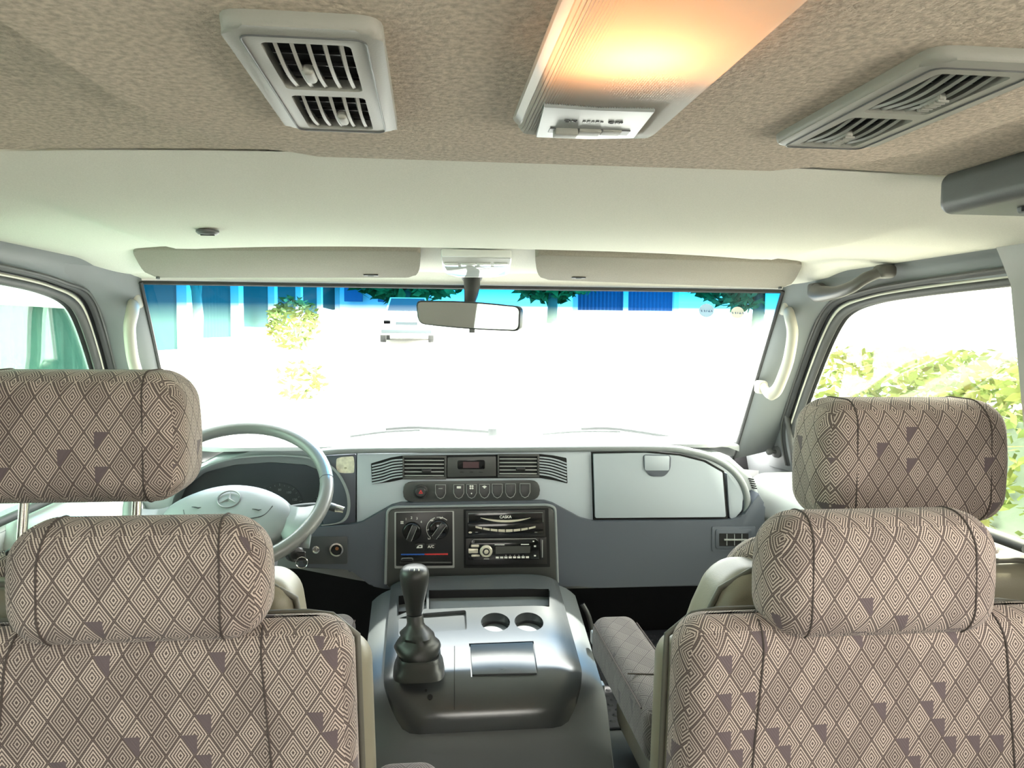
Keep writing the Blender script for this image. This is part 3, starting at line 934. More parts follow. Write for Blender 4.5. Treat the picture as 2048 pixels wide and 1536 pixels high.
# glove box
g0 = [(1183, 904), (1290, 902), (1360, 908), (1412, 921), (1448, 942), (1456, 1039), (1188, 1041)]
plate('glove_box_gap', g0, 1.7665, .03, 'black_matte', dash, bevel=0)
gb = plate('glove_box_door', [(1187, 908), (1290, 906), (1360, 912), (1409, 924.5), (1445, 945), (1452, 1034), (1191, 1036)], 1.759, .03, 'dash_panel', dash, r=2, bevel=.0025)
plate('latch_recess', [(1286, 909), (1342, 910), (1341, 938), (1330, 953), (1300, 953), (1288, 938)], 1.7575, .002, 'dash_low', gb, r=7, bevel=.0008)
plate('latch', [(1289, 911), (1339, 912), (1338.5, 941), (1290, 941)], 1.7545, .004, 'dash_panel', gb, r=3, bevel=.001)
plate('glove_end_panel', [(1454, 946), (1473, 962), (1486, 990), (1484, 1020), (1470, 1036), (1460, 1037)], 1.764, .02, 'dash_panel', dash, r=3, bevel=.002)
# side air vent at lower right
sv = plate('side_vent', [(1424, 1053), (1511, 1053), (1511, 1097), (1497, 1104), (1424, 1103)], 1.7505, .006, 'dash_low', dash, r=3, bevel=.001)
plate('vent_frame', rect(1432, 1059, 1503, 1097), 1.7485, .004, 'dash_low', sv, r=3, bevel=.001)
plate('vent_mouth', rect(1439, 1067, 1497, 1092), 1.7475, .003, 'black_matte', sv, bevel=0)
for x in (1454, 1469, 1484): plate('vane', rect(x - .8, 1068, x + .8, 1091), 1.7465, .003, 'dash_grey', sv, bevel=0)
plate('slat', rect(1449, 1078.5, 1494, 1081.5), 1.7445, .004, 'edge_light', sv, bevel=.0004)
for k in range(5):
    a = P(1497 + k * 1.6, 957 + k * 4.5, Y=1.80)
    tube('demist_slit', [a, a + V((.012, -.004, -.002))], .0016, 'black_matte', dash, n=6)
# centre vents with styled fins
plate('vent_recess', [(742, 927), (782, 915), (808, 911), (1080, 908), (1108, 911), (1133, 916), (1135, 967), (1110, 961), (1080, 956), (808, 958), (780, 964), (744, 968)], 1.7668, .004, 'black_matte', dash, r=2, bevel=0)
for k in range(7):
    tube('vent_fin', spline([P(744, 932 + k * 5.8, Y=1.7655), P(765, 927 + k * 5.9, Y=1.764), P(785, 921 + k * 5.8, Y=1.763), P(807, 919 + k * 5.6, Y=1.763)], 4), .0019, 'dash_panel', dash, n=6)
    tube('vent_fin', spline([P(1133, 927 + k * 6.0, Y=1.7655), P(1115, 920.5 + k * 6.0, Y=1.764), P(1098, 916.5 + k * 5.8, Y=1.763), P(1077, 914.5 + k * 5.6, Y=1.763)], 4), .0019, 'dash_panel', dash, n=6)
for x0, x1, yt, yb, kx in ((807, 891, 914, 956, 853), (997, 1077, 911, 952, 1041)):
    av = plate('air_vent', rect(x0, yt, x1, yb), 1.7645, .003, 'black_matte', dash, bevel=0)
    for (a, b, c_, d_) in ((x0 - 1.5, yt - 2, x1 + 1.5, yt + 2), (x0 - 1.5, yb - 2, x1 + 1.5, yb + 3), (x0 - 2, yt, x0 + 1, yb), (x1 - 2, yt, x1 + 2, yb)):
        plate('vent_edge', rect(a, b, c_, d_), 1.760, .006, 'bezel_dark', av, bevel=.0006)
    for k in range(5):
        yy = yt + 6 + (yb - yt - 10) * k / 4.2
        plate('slat', rect(x0 + 2, yy, x1 - 3, yy + 2), 1.7615, .004, 'edge_light', av, bevel=.0003)
    rbox('thumb_tab', P(kx, (yt + yb) / 2 + 6, Y=1.758), (.022, .008, .009), .003, 'black_plastic', av, mid=2, rn=3)
# clock
ck = plate('clock', [(895, 915), (992, 913), (992, 952), (895, 954)], 1.7595, .008, 'bezel_dark', dash, r=2, bevel=.0012)
plate('clock_window', rect(915, 920, 970, 938.5), 1.7588, .002, 'black_gloss', ck, r=4, bevel=.0004)
plate('clock_display', rect(926, 923.5, 958, 936), 1.7584, .001, 'display_red', ck, bevel=0)
for x in (924, 943, 962): plate('clock_button', ell(x, 944, 4.5, 1.8, 12), 1.7588, .002, 'button_black', ck, bevel=.0003)
# switch row
sb = plate('switch_bar', [(806, 964), (1080, 961), (1080, 1000), (806, 1004)], 1.7615, .008, 'bezel_dark', dash, r=19, bevel=.0012)
lathe('hazard_ring', [(.0165, 0), (.0165, .004), (.0135, .005), (.013, .002), (0, .002)], P(841, 983, Y=1.7615), (0, -1, 0), 'button_black', sb, n=24)
lathe('hazard_button', [(.012, 0), (.012, .0055), (.0105, .0068), (0, .007)], P(841, 983, Y=1.7612), (0, -1, 0), 'button_black', sb, n=24)
tri = P(841.5, 984, Y=1.754)
mesh('hazard_mark', [tri + V((-.0052, 0, -.0038)), tri + V((.0052, 0, -.0038)), tri + V((0, 0, .0055)), tri + V((-.002, -.0002, -.002)), tri + V((.002, -.0002, -.002)), tri + V((0, -.0002, .0015))], [(0, 1, 4, 3), (1, 2, 5, 4), (2, 0, 3, 5)], 'red_print', sb, smooth=False)
for x in (881, 917.5, 943, 969, 994.5, 1021, 1050):
    y0 = 969.5 - (x - 881) * .012
    pts = [(x - 10, y0), (x + 10, y0), (x + 10, y0 + 17), (x + 6, y0 + 25), (x, y0 + 28), (x - 6, y0 + 25), (x - 10, y0 + 17)]
    tube('switch_edge', [P(a, b, Y=1.7608) for a, b in pts], .0009, 'edge_light', sb, n=6, closed=True)
    plate('switch', [(x + (a - x) * .88, y0 + 14 + (b - y0 - 14) * .9) for a, b in pts], 1.7592, .004, 'button_black', sb, r=1.5, bevel=.001)
def icon(name, c, s, parent, m='white_print', Y=None):
    return box(name, c, s, m, parent)
plate('rear_demist_mark', rect(913.5, 972.5, 922, 977), 1.7587, .0006, 'white_print', sb, r=1, bevel=0)
for (dx, dy) in ((-2.2, -2.2), (2.2, -2.2), (-2.2, 2.2), (2.2, 2.2)):
    plate('fan_mark', ell(943 + dx, 974.5 + dy, 2.0, 2.0, 8), 1.7587, .0006, 'white_print', sb, bevel=0)
plate('lamp_mark', ell(943, 987, 1.4, 1.4, 8), 1.7587, .0006, 'white_print', sb, bevel=0)
plate('wiper_mark', [(964, 973), (969, 971), (974, 973), (971, 975), (970, 977), (968, 977), (967, 975)], 1.7587, .0006, 'white_print', sb, bevel=0)
plate('fog_mark', rect(877, 976.5, 885, 977.8), 1.7587, .0006, 'edge_light', sb, bevel=0)
# centre bezel
plate('centre_bezel', [(776, 1022), (790, 1018), (1094, 1013), (1108, 1019), (1111, 1066), (1112, 1172), (774, 1176), (775, 1100)], 1.7435, .02, 'bezel_dark', dash, r=6, bevel=.005)
tube('bezel_edge', [P(x, y, Y=1.746) for x, y in round_poly([(771, 1168), (775, 1020), (790, 1014), (1094, 1009.5), (1110, 1014.5), (1115, 1165)], [0, 8, 8, 8, 8, 0], 4)], .0035, 'dash_grey', dash, n=8)

# climate control panel
cp = plate('climate_panel', [(789, 1024), (908, 1022), (909, 1136), (789, 1137)], 1.7428, .004, 'edge_light', dash, r=2, bevel=.0008)
plate('climate_face', [(792, 1025.5), (905, 1023.5), (905.5, 1131), (792, 1132)], 1.7415, .003, 'black_plastic', cp, r=1.5, bevel=.0005)
YC = 1.7413
for (x, y, r, ang) in ((824, 1062, 18.5, -22), (877.5, 1058, 19.5, -36)):
    cc = P(x, y, Y=YC); rr = r * .00116
    lathe('knob', [(rr, 0), (rr, .004), (rr * .92, .010), (rr * .86, .011), (0, .011)], cc, (0, -1, 0), 'black_gloss', cp, n=28)
    rotm = Matrix.Rotation(math.radians(-ang), 3, 'Y')
    box('knob_grip', cc + V((0, -.015, 0)), (rr * .52, .012, rr * 1.78), 'button_black', cp, bevel=.0018, rot=rotm)
    for sx in (-1, 1):
        box('knob_edge', cc + rotm @ V((sx * rr * .27, -.0208, 0)), (.0009, .0006, rr * 1.6), 'edge_light', cp, rot=rotm)
    dot = rotm @ V((0, 0, -rr * .78))
for (x, y, s_) in ((812, 1038.5, '1'), (823, 1035.5, '2'), (834, 1037, '3'), (842.5, 1044, '4')):
    text('numeral', s_, .0078, P(x, y, Y=YC), 'white_print', cp)
for (dx, dy) in ((-1.6, -1.6), (1.6, -1.6), (-1.6, 1.6), (1.6, 1.6)):
    plate('fan_mark', ell(804 + dx, 1045 + dy, 1.3, 1.3, 8), YC - .0004, .0006, 'white_print', cp, bevel=0)
for a0, a1 in ((150, 178), (188, 216), (226, 252), (275, 310)):
    arc = [P(877.5 + 24.5 * math.cos(math.radians(a)), 1058 + 23.5 * math.sin(math.radians(a)), Y=YC - .0002) for a in range(a0 - 15, a1 + 3, 4)]
    tube('airflow_arc', arc, .0007, 'white_print', cp, n=5)
for (x, y) in ((855.5, 1058), (858.5, 1076), (864, 1039.5), (882.5, 1034.5)):
    plate('airflow_mark', [(x - 3, y - 1), (x, y + 2.2), (x + 3, y - 2.2), (x + 2, y + 2.5), (x - 2.5, y + 3)], YC - .0004, .0006, 'white_print', cp, bevel=0)
for x0 in (830, 852.5):
    plate('push_button', rect(x0, 1087, x0 + 19, 1100), YC - .002, .004, 'black_plastic', cp, r=1.5, bevel=.0006)
plate('recirculation_mark', [(833, 1095.5), (835.5, 1092), (839, 1090), (845, 1090), (845, 1096), (833, 1096.5)], YC - .0024, .0006, 'white_print', cp, r=1, bevel=0)
plate('recirculation_mark_inner', ell(840, 1093.2, 2.8, 1.4, 10), YC - .0030, .0006, 'black_plastic', cp, bevel=0)
text('lettering', 'A/C', .0088, P(862, 1093.5, Y=YC - .0022), 'white_print', cp, bold=True)
n = 12
for k in range(n):
    x0 = 802 + 94 * k / n; x1 = 802 + 94 * (k + 1) / n
    plate('cold_mark' if k < 6 else 'hot_mark', [(x0, 1108 - k * .10), (x1, 1107.9 - k * .10), (x1, 1110.5 - k * .05), (x0, 1110.2 - k * .05)], YC - .0004, .0006, 'blue_print' if k < 6 else 'red_print', cp, bevel=0)
plate('slider_slot', rect(801, 1116, 900, 1124), YC - .0002, .001, 'black_matte', cp, r=2, bevel=0)
plate('slider_sill', rect(800, 1124, 903, 1127), YC - .004, .004, 'bezel_dark', cp, bevel=.001)
rbox('slider', P(814, 1120, Y=YC - .006), (.029, .012, .0085), .003, 'black_plastic', cp, mid=2, rn=3)
tube('slider_edge', [P(803, 1119, Y=YC - .0125), P(805, 1116.3, Y=YC - .0125), P(823, 1115.8, Y=YC - .0125), P(825.5, 1119, Y=YC - .0125)], .0007, 'edge_light', cp, n=5)

# stereo bay
plate('stereo_bay', [(927, 1019), (1097, 1016), (1100, 1134), (928, 1136)], 1.7426, .004, 'black_matte', dash, r=1.5, bevel=0)
YS = 1.736
t = thing('car_stereo', P(1010, 1070, Y=YS + .02), 'upper black stereo unit lettered CASKA with silver arcs', 'car stereo', 'stereo units in the dashboard')
plate('chassis', [(932, 1022), (1090, 1020), (1091, 1073), (932, 1075)], YS + .002, .0044, 'black_plastic', t, r=1, bevel=.0005)
plate('front_flap', [(936, 1026), (1086, 1024), (1086.5, 1045), (936, 1046.5)], YS, .004, 'black_gloss', t, r=1, bevel=.0006)
plate('button_strip', [(936, 1048.5), (1086.5, 1047), (1087, 1069), (936, 1071)], YS, .004, 'black_gloss', t, r=1, bevel=.0006)
tube('flap_edge', [P(936.5, 1045, Y=YS), P(936.5, 1027, Y=YS), P(1085.5, 1025, Y=YS), P(1086, 1044, Y=YS)], .0005, 'edge_light', t, n=5)
arc = []
for k in range(13):
    u = k / 12 * 2 - 1
    arc.append((1011 + u * 50, 1042.5 - u * u * 6.8, (1 - abs(u) ** 2) * 1.9 + .35))
plate('silver_arc', [(x, y - w) for x, y, w in arc] + [(x, y + w) for x, y, w in arc[::-1]], YS - .0007, .0012, 'silver_print', t, bevel=0)
text('lettering', 'CASKA', .0088, P(1011, 1034, Y=YS - .0004), 'white_print', t, bold=True)
for k in range(8):
    us = [(-1 + k * .25 + .015 + j * .11) for j in range(3)]
    f = lambda u: (1011 + u * 61, 1061.5 - u * u * 8.0)
    plate('preset_key', [(f(u)[0], f(u)[1] - 2.6 + .9 * abs(u)) for u in us] + [(f(u)[0], f(u)[1] + 2.6 - .9 * abs(u)) for u in us[::-1]], YS - .0009, .0015, 'silver_print', t, bevel=0)
plate('eject_key', ell(940.5, 1065, 3.6, 1.9, 12), YS - .0007, .001, 'silver_print', t, bevel=0)
for x in (953, 1072): plate('print_mark', rect(x - 2.5, 1064, x + 2.5, 1065), YS - .0004, .0006, 'edge_light', t, bevel=0)

t = thing('car_stereo', P(1012, 1124, Y=YS + .02), 'lower black car radio with round silver knob and key row', 'car stereo', 'stereo units in the dashboard')
plate('chassis', [(932, 1077), (1093, 1075), (1094.5, 1128), (932, 1130)], YS + .002, .0044, 'black_plastic', t, r=1, bevel=.0005)
plate('face', [(945, 1078.5), (1072, 1077.5), (1077, 1083), (1079, 1119), (937, 1121), (938, 1092)], YS - .001, .004, 'black_gloss', t, r=2, bevel=.0008)
plate('disc_slot', [(950, 1081), (1066, 1080), (1069, 1085.5), (948, 1087)], YS - .0016, .0012, 'black_matte', t, bevel=0)
tube('face_edge', [P(944, 1082, Y=YS - .001), P(948, 1079, Y=YS - .001), P(1071, 1077.5, Y=YS - .001), P(1075, 1081, Y=YS - .001)], .0006, 'edge_light', t, n=5)
plate('display', [(991, 1093), (1061, 1092), (1060, 1106), (991, 1108)], YS - .0017, .0012, 'display_grey', t, r=1, bevel=0)
for (x, y, w, h) in ((946.5, 1102, 19, 9), (950, 1092, 16, 5), (951, 1111.5, 17, 4)):
    plate('function_key', rect(x - w / 2, y - h / 2, x + w / 2, y + h / 2), YS - .0022, .002, 'silver_print', t, r=1.5, bevel=.0004)
kc = P(972, 1102, Y=YS - .001)
lathe('knob', [(.0145, 0), (.0145, .004), (.0125, .0062), (.0085, .0064), (.008, .0052), (.0055, .0052), (.005, .0068), (0, .0070)], kc, (0, -1, 0), 'silver_print', t, n=26)
lathe('knob_ring', [(.0083, .0056), (.0083, .0066), (.0058, .0066), (.0058, .0056)], kc, (0, -1, 0), 'button_black', t, n=24)
for k in range(8):
    x = 991.5 + k * 8.6
    plate('preset_key', rect(x, 1113.5 - k * .1, x + 6.3, 1117 - k * .1), YS - .002, .0015, 'white_print', t, bevel=0)
    if 2 <= k < 7: plate('print_mark', rect(x + 2, 1110.2, x + 4.5, 1111.2), YS - .0014, .0006, 'edge_light', t, bevel=0)
for (x, y, w, h) in ((999, 1089.6, 20, 1.6), (1050, 1088.8, 16, 1.6), (1070, 1092.5, 4, 3), (1067, 1082.7, 3, 2), (1070, 1111.5, 4, 2.6), (973, 1117.8, 11, 1.0)):
    plate('print_mark', rect(x - w / 2, y - h / 2, x + w / 2, y + h / 2), YS - .0024, .0008, 'white_print', t, bevel=0)
plate('release_strip', [(1080, 1078), (1090, 1077), (1091.5, 1119), (1081.5, 1120)], YS, .004, 'black_plastic', t, r=1, bevel=.0005)
plate('release_slot', rect(1084, 1080, 1085.5, 1115), YS - .0004, .0006, 'edge_light', t, bevel=0)

# sockets left of the centre
sk = plate('socket_panel', rect(606, 1073, 695, 1128), 1.7505, .005, 'dash_dark', dash, r=3, bevel=.001)
lathe('aerial_socket', [(.0085, 0), (.0085, .0025), (.006, .003), (.0055, .001), (.002, .001), (.002, .003), (0, .003)], P(632, 1099, Y=1.7505), (0, -1, 0), 'chrome', sk, n=18)
lathe('lighter_ring', [(.0155, 0), (.0155, .003), (.012, .0035), (.0115, -.0005)], P(673, 1099, Y=1.7505), (0, -1, 0), 'chrome', sk, n=26)
lathe('lighter_well', [(.0115, 0), (.0115, .0006), (0, .0006)], P(673, 1099, Y=1.7503), (0, -1, 0), 'black_matte', sk, n=20)
lathe('lighter_contact', [(.004, 0), (.004, .001), (0, .001)], P(674, 1097, Y=1.7497), (0, -1, 0), 'bulb_brass', sk, n=12)
# instruments behind the wheel
ic = plate('instrument_cluster', [(352, 1020), (372, 975), (410, 945), (470, 930), (540, 925), (610, 930), (655, 948), (682, 985), (688, 1020), (675, 1040), (600, 1050), (352, 1050)], 1.795, .01, 'cluster_dark', dash, r=6, bevel=0)
hood = [(340, 1030), (352, 985), (392, 945), (450, 922), (530, 913), (615, 917), (664, 938), (690, 980), (694, 1020), (680, 1043), (640, 1050)]
def hood_fn(u, v):
    pts_ = hood_fn.p
    k = min(int(u * (len(pts_) - 1)), len(pts_) - 2); f = u * (len(pts_) - 1) - k
    a = V(pts_[k]).lerp(V(pts_[k + 1]), f)
    cx_, cy_ = 520, 1000
    if v < .25: return P(a.x, a.y, Y=1.797)
    if v < .5: return P(a.x, a.y, Y=1.757)
    q = V((cx_, cy_)).lerp(a, 1.035)
    if v < .75: return P(q.x, q.y, Y=1.757)
    return P(q.x, q.y, Y=1.797)
hood_fn.p = [(p.x, p.y) for p in spline([V((a, b, 0)) for a, b in hood], 4)]
grid('instrument_hood', hood_fn, 40, 3, 'dash_grey', dash, angle=30)
for (x, y, r) in ((560, 1010, 44), (650, 1013, 26)):
    cc = P(x, y, Y=1.7945); rr = r * 1.18e-3
    lathe('dial', [(rr, 0), (rr, .0006), (0, .0006)], cc, (0, -1, 0), 'cluster_face', ic, n=30)
    for k in range(19):
        a = math.radians(-120 + 240 * k / 18)
        d = V((math.sin(a), 0, math.cos(a)))
        tube('dial_tick', [cc + d * rr * .86 + V((0, -.001, 0)), cc + d * rr * (.97 if k % 3 == 0 else .92) + V((0, -.001, 0))], .0005, 'dial_print', ic, n=4)
    if r > 30:
        for k, s_ in enumerate(('40', '60', '80', '100', '120')):
            a = math.radians(-70 + 35 * k)
            text('numeral', s_, .0075, cc + V((math.sin(a) * rr * .68, -.001, math.cos(a) * rr * .68)), 'dial_print', ic)
a = P(615, 1008, Y=1.7935); b = P(636, 1009, Y=1.7935)
tube('needle', [a, b], .0006, 'white_print', ic, n=5)

# sticker left of the vents
t = thing('sticker', P(690, 930, Y=1.7715), 'worn cream paper sticker on the dashboard beside the instruments', 'sticker')
st_ = [(673, 917), (684, 914), (707, 912.5), (709, 928), (708, 946), (690, 946.5), (676, 945), (672, 935)]
prism('paper', [P(x, y, Y=1.7713) for x, y in round_poly(st_, 3, 3)], (0, .0005, 0), 'sticker', t)
plate('stamp', ell(691, 936, 3, 2, 10), 1.7711, .0002, 'stamp_print', t, bevel=0)

# ================================================================== steering column and wheel
WC = V((-.499, 1.585, .786)); WA = .9275; WR = .187
wx = V((1, 0, 0)); wy = V((0, math.sin(WA), math.cos(WA))); wn_ = wx.cross(wy)     # wn_ points to the driver
def W(a, b, c=0.0): return WC + wx * a + wy * b + wn_ * c
t = thing('steering_wheel', W(0, 0, -.05), 'grey four-spoke steering wheel with star emblem on its pad', 'steering wheel')
tube('rim', [W(WR * math.cos(2 * math.pi * k / 64), WR * math.sin(2 * math.pi * k / 64), .012) for k in range(64)], .0142, 'wheel_rim', t, n=14, closed=True)
# pad: broad dome across the middle
pad2 = [(-.135, -.055), (-.112, -.012), (-.06, .022), (0, .034), (.06, .022), (.112, -.012), (.135, -.055), (.115, -.098), (.075, -.118), (-.075, -.118), (-.115, -.098)]
pp = [(p.x, p.y) for p in spline([V((a, b, 0)) for a, b in pad2], 5, closed=True)]
vs, fs = [], []
rings = [(1.0, -.035), (1.0, -.012), (.97, -.002), (.88, .006), (.6, .013), (.3, .016), (.02, .0165)]
for sc, h in rings:
    for (a, b) in pp: vs.append(W(a * sc, -.042 + (b + .042) * sc, h))
n = len(pp)
for i in range(len(rings) - 1):
    for j in range(n): fs.append((i * n + j, i * n + (j + 1) % n, (i + 1) * n + (j + 1) % n, (i + 1) * n + j))
fs.append(tuple((len(rings) - 1) * n + j for j in range(n)))
hp_ = mesh('hub_pad', vs, fs, 'wheel_grey', t, angle=50)
def pad_h(a, b):
    r = max(abs(a) / .135, abs(b + .042) / .078)
    return .0165 - .0135 * min(1, r) ** 2.2
tube('horn_outline', [W(a, b, pad_h(a, b) + .0005) for a, b in [(p.x, p.y) for p in spline([V(q + (0,)) for q in ((-.082, -.044), (-.072, -.062), (-.04, -.072), (0, -.074), (.04, -.072), (.072, -.062), (.086, -.037))], 5)]], .0010, 'seam_grey', hp_, n=5)
ec = (0.0, -.022)
tube('emblem_ring', [W(ec[0] + .0215 * math.cos(2 * math.pi * k / 32), ec[1] + .0215 * math.sin(2 * math.pi * k / 32), .0172) for k in range(32)], .0014, 'emblem_grey', hp_, n=6, closed=True)
for k in range(3):
    a = math.radians(90 + 120 * k); a2 = a + math.pi / 2
    tip = (ec[0] + .0205 * math.cos(a), ec[1] + .0205 * math.sin(a))
    l = (ec[0] + .0035 * math.cos(a2), ec[1] + .0035 * math.sin(a2)); r = (ec[0] - .0035 * math.cos(a2), ec[1] - .0035 * math.sin(a2))
    mesh('emblem_star', [W(*tip, .017), W(*l, .0168), W(*r, .0168), W(*ec, .0195)], [(0, 1, 3), (0, 3, 2), (1, 2, 3)], 'emblem_grey', hp_, smooth=False)
for sx in (-1, 1):
    c_ = (sx * .058, -.042 + (.002 if sx < 0 else -.006))
    h = pad_h(*c_) + .0012
    tube('horn_mark', [W(c_[0] - .009, c_[1] + .001, h), W(c_[0] - .002, c_[1], h), W(c_[0] + .004, c_[1] - .002, h), W(c_[0] + .009, c_[1] - .0005, h)], [.0006, .0012, .0014, .0004], 'seam_grey', hp_, n=5)
# spokes: two broad side spokes sweeping down into the rim
def spoke(sx, p0, p1, w0, w1, nm='spoke'):
    pts_ = []
    for k in range(9):
        u = k / 8
        c_ = V((sx * (p0[0] + (p1[0] - p0[0]) * u), p0[1] + (p1[1] - p0[1]) * u - .010 * math.sin(math.pi * u)))
        w_ = w0 + (w1 - w0) * u ** 1.5
        pts_.append((c_, w_, -.008 + .018 * u))
    vs, fs = [], []
    for c_, w_, h in pts_:
        for (b, dz) in ((-1, -.006), (-.9, .004), (0, .009), (.9, .004), (1, -.006), (0, -.012)):
            vs.append(W(c_.x, c_.y + b * w_, h + dz))
    for k in range(8):
        for j in range(6): fs.append((k * 6 + j, k * 6 + (j + 1) % 6, k * 6 + 6 + (j + 1) % 6, k * 6 + 6 + j))
    fs += [tuple(range(6)), tuple(48 + j for j in range(6))]
    mesh(nm, vs, fs, 'wheel_grey', t, angle=60)
for sx in (-1, 1):
    spoke(sx, (.095, -.045), (.168, -.085), .042, .052)
for a0 in (10, 170):
    a_ = math.radians(a0)
    c_ = W(WR * math.cos(a_), WR * math.sin(a_), .012)
    tdir = wx * -math.sin(a_) + wy * math.cos(a_)
    lathe('rim_joint', [(.0147, -.0006), (.0147, .0006)], c_, tdir, 'seam_grey', t, n=16)
# column
t = thing('steering_column', W(0, -.02, -.20), 'dark steering column shroud with stalks behind the wheel', 'steering column')
rbox('shroud', W(0, -.05, -.13), (.15, .14, .17), .04, 'dash_dark', t, rot=Matrix.Rotation(-(math.pi / 2 - WA), 3, 'X') @ Matrix.Identity(3))
tube('stalk', spline([W(.06, .02, -.075), W(.12, .03, -.07), W(.172, .028, -.065), W(.20, .02, -.066)], 4), [.006] * 8 + [.008, .0085, .009, .009, .007], 'dash_dark', t, n=10)
tube('stalk_tip', [W(.199, .02, -.066), W(.216, .015, -.066)], [.009, .007], 'chrome', t, n=10)
kp = P(592, 1108, Y=1.50)
lathe('ignition_lock', [(.016, -.02), (.016, 0), (.012, .004), (0, .004)], kp, (.5, -1, .2), 'black_plastic', t, n=18)
tk = thing('ignition_key', kp, 'small metal key in the ignition lock under the wheel', 'key')
tube('key_shaft', [kp, kp + V((.010, -.018, .003))], .0025, 'chrome', tk, n=8)
rbox('key_head', kp + V((.014, -.026, .003)), (.018, .006, .018), .003, 'black_plastic', tk, mid=2, rn=2)
tube('key_ring', [kp + V((.016 + .011 * math.cos(q * .4), -.031, -.008 + .011 * math.sin(q * .4))) for q in range(16)], .001, 'chrome', tk, n=6, closed=True)

# ================================================================== centre console
con = thing('centre_console', (0, 1.42, .18), 'dark grey centre console with cup holders between the front seats', 'console')
def prof(y, drop=0.0):
    """height of the console spine along y: flat top, rolling over towards the rear cabin"""
    z = .565 - (1.70 - y) * .28
    t = max(0.0, (1.412 - y) / .075)
    return z - .012 * t - .060 * t ** 2.2
CP0, CN = V((0, 1.70, .565)), V((0, -.28, 1)).normalized()
def PC(px, py, d=0.0): return PP(px, py, CP0, CN) + CN * d          # point on the sloping console top
def console_solid(name, hwx, y0, y1, dz, shoulder, m, flare=0.0, nx=44, ny=40, zb=.30, corner=0.0):
    def top(u, v):
        x = -1 + 2 * u; y = y0 + (y1 - y0) * v
        w = hwx + flare * (1 - v) * 0
        if corner and y < y0 + corner:
            q = 1 - (y - y0) / corner
            w = hwx - corner * .8 * (1 - math.sqrt(max(0, 1 - q * q)))
        z = prof(y) + dz - shoulder * abs(x) ** 7 - (.016 * sm((1.41 - y) / .06) if dz < 0 else 0)
        return V((x * w, y, z))
    N = nx + 1
    vs = [top(i / nx, j / ny) for j in range(ny + 1) for i in range(nx + 1)]
    fs = [(j * N + i, j * N + i + 1, (j + 1) * N + i + 1, (j + 1) * N + i) for j in range(ny) for i in range(nx)]
    edge = [i for i in range(N)] + [j * N + nx for j in range(1, ny + 1)] + [ny * N + i for i in range(nx - 1, -1, -1)] + [j * N for j in range(ny - 1, 0, -1)]
    o_ = len(vs)
    for e in edge:
        p = vs[e]
        fl = 1 + flare / hwx
        vs.append(V((p.x * fl, p.y - (.018 if p.y < y0 + .03 and dz < 0 else 0), zb)))
    n = len(edge)
    for k in range(n): fs.append((edge[(k + 1) % n], edge[k], o_ + k, o_ + (k + 1) % n))
    fs.append(tuple(o_ + k for k in range(n)))
    return mesh(name, vs, fs, m, con, angle=40)
console_solid('body', .232, 1.345, 1.72, -.022, .035, 'console_body', flare=.02, zb=.18)
top = console_solid('top_panel', .190, 1.354, 1.715, 0, .020, 'console_top', zb=.395, corner=.085)
def cyl(c, r, h, n=32): return lathe('c', [(r, 0), (r, h)], c, (0, 0, 1), None, None, n=n)
cups = [PC(991, 1244), PC(1058, 1243)]
cutters = [lathe('c', [(.0300, -.07), (.0300, .05)], c, (0, 0, 1), None, None, n=32) for c in cups]
def zcut(px_poly, depth):
    return prism('c', [PC(x, y, -depth) for x, y in px_poly], CN * (depth + .06), None)
cutters.append(zcut([(858, 1180), (1099, 1176), (1099, 1210), (858, 1218)], .06))          # open slot below the dash
cutters.append(zcut([(797, 1190), (853, 1186), (853, 1217), (797, 1222)], .05))
cutters.append(zcut(round_poly([(797, 1230), (932, 1220), (934, 1259), (797, 1268)], 5, 3), .008))  # shallow tray
cutters.append(zcut([(938, 1287), (1067, 1282), (1076, 1348), (942, 1351)], .004))         # ashtray recess
cut(top, cutters)
def add_slot_shade(px_poly, depth):  # black inner faces stand in for the shade inside an open slot
    a = [PC(x, y, -.002) for x, y in px_poly]; b = [PC(x, y, -depth + .001) for x, y in px_poly]
    cx_ = sum(a, V((0, 0, 0))) / 4
    a = [p + (cx_ - p) * .012 for p in a]; b = [p + (V((cx_.x, cx_.y, p.z)) - p) * .012 for p in b]
    mesh('slot_shade', a + b, [(0, 1, 5, 4), (1, 2, 6, 5), (2, 3, 7, 6), (3, 0, 4, 7), (4, 5, 6, 7)], 'black_matte', con, smooth=False)
add_slot_shade([(858, 1180), (1099, 1176), (1099, 1210), (858, 1218)], .06)
add_slot_shade([(797, 1190), (853, 1186), (853, 1217), (797, 1222)], .05)
for c in cups:
    cu = lathe('cup_holder', [(.0298, -.069), (.0298, -.012), (.0285, -.010), (.0265, -.066), (0, -.066)], c, (0, 0, 1), 'black_plastic', con, n=32)
al = prism('ashtray_lid', [PC(x, y, .0004) for x, y in ((940.5, 1289), (1065.5, 1284), (1073.5, 1346), (944.5, 1349))], CN * -.004, 'console_top', con, bevel=.0008)
for k, (dx, dy) in enumerate(((-6, 0), (-2, -2), (2, 0), (6, -1), (0, 2), (-4, 2.5))):
    box('smoking_mark', PC(1006 + dx, 1340 + dy, .0006), (.0035, .0012, .0003), 'seam_grey', al)
jx = PC(908, 1270).x
tube('panel_joint', [V((jx - .004 * k / 12, 1.48 - .12 * k / 12, prof(1.48 - .12 * k / 12) + .0003)) for k in range(13)], .0006, 'black_matte', con, n=5)
for (x, y, r) in ((860, 1412, .005), (852, 1398, .0025)):
    yy = 1.374 if r > .004 else 1.382
    lathe('screw_hole', [(r, 0), (r, .0012), (0, .0012)], V((P(x, y, Y=yy).x, yy, prof(yy) - .0004)), (0, -.75, .66), 'black_matte', con, n=14)
